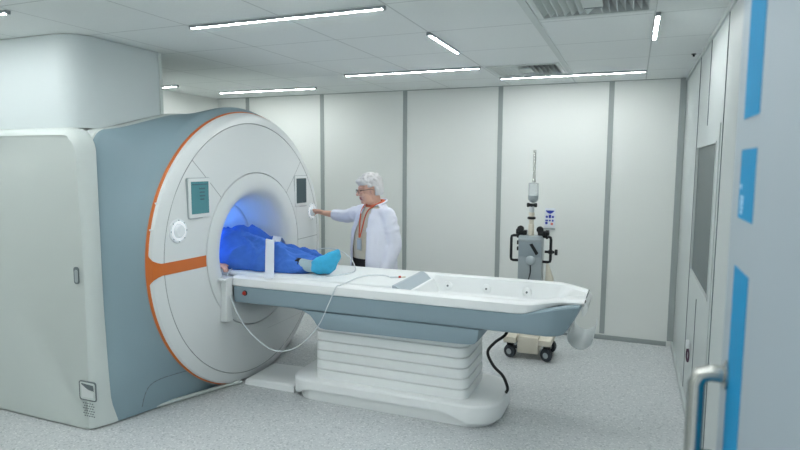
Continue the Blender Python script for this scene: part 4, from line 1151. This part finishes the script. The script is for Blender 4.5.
# ------------------------------------------------------------------ open door beside the camera
DX = 0.185
D = struct('door_1', box(DX, DX + 0.045, YF + 0.02, 1.33, 0.008, 2.26, bev=0.003), DOORP, 'pale open door with blue stripes at the right edge of the view', 'door')
def stripe(z0a, z0b, z1a, z1b):
    # outer edge y=1.245, inner edge y=1.105
    return prism([(1.10, z0a), (1.24, z0b), (1.24, z1b), (1.10, z1a)], 'x', DX - 0.0012, DX)
obj('stripe', stripe(1.835, 1.835, 2.22, 2.22), STICK, D, smooth=False)
m2 = obj('stripe', stripe(1.655, 1.655, 1.78, 1.78), STICK, D, smooth=False)
obj('stripe', stripe(0.30, 0.30, 1.565, 1.565), STICK, D, smooth=False)
bm = bmesh.new()                       # pale worn print on the middle stripe
for (y, z, a, b) in ((1.222, 1.713, 0.010, 0.004), (1.205, 1.694, 0.013, 0.0028), (1.197, 1.686, 0.006, 0.006), (1.214, 1.684, 0.005, 0.006), (1.204, 1.675, 0.012, 0.0025), (1.206, 1.667, 0.010, 0.0035)):
    add_box(bm, DX - 0.0016, DX - 0.0012, y - a, y + a, z - b, z + b)
obj('print', bm, STICKW, m2, smooth=False)
hx = DX - 0.052; hy = 1.245
hd_ = obj('door_handle', tube([(DX - 0.006, hy + 0.0, 1.348), (hx + 0.022, hy, 1.348), (hx + 0.006, hy, 1.342), (hx, hy, 1.325), (hx, hy, 0.80), (hx + 0.006, hy, 0.783), (hx + 0.022, hy, 0.777), (DX - 0.006, hy, 0.777)], 0.0165, 16), STEEL, D, 60)
for z in (1.348, 0.777): obj('handle_rose', lathe([(0.028, 0), (0.028, 0.006), (0.022, 0.008)], (DX, hy, z), (-1, 0, 0), 24), STEEL, hd_)
lk = obj('lock', lathe([(0.020, 0), (0.020, 0.012), (0.014, 0.016)], (DX, 1.262, 1.155), (-1, 0, 0), 20), DARK, D)
obj('thumb_turn', box(DX - 0.036, DX - 0.016, 1.259, 1.265, 1.147, 1.185, bev=0.002), STEEL, lk)

# ------------------------------------------------------------------ camera, world, view
f_px, pitch, yaw, roll = 581.3887, 0.1040, 0.3804, 0.0052
fw = V((-math.sin(yaw) * math.cos(pitch), math.cos(yaw) * math.cos(pitch), -math.sin(pitch)))
rt = V((math.cos(yaw), math.sin(yaw), 0)); up = rt.cross(fw)
r2 = rt * math.cos(roll) + up * math.sin(roll); u2 = up * math.cos(roll) - rt * math.sin(roll)
cam = bpy.data.cameras.new('camera'); co = bpy.data.objects.new('camera', cam); COL.objects.link(co)
co.matrix_world = Matrix(((r2.x, u2.x, -fw.x, 0), (r2.y, u2.y, -fw.y, 0), (r2.z, u2.z, -fw.z, 1.75), (0, 0, 0, 1)))
cam.sensor_fit = 'HORIZONTAL'; cam.sensor_width = 36; cam.lens = f_px / 800 * 36
cam.clip_start = 0.05
cam.dof.use_dof = True; cam.dof.focus_distance = 4.6; cam.dof.aperture_fstop = 3.2
SC.camera = co
wd = bpy.data.worlds.new('world'); SC.world = wd; wd.use_nodes = True
wd.node_tree.nodes['Background'].inputs[0].default_value = (0.75, 0.85, 0.88, 1)
wd.node_tree.nodes['Background'].inputs[1].default_value = 0.8
SC.view_settings.view_transform = 'Standard'; SC.view_settings.look = 'None'
SC.view_settings.gamma = 1; SC.view_settings.use_curve_mapping = False
SC.view_settings.exposure = 0.21
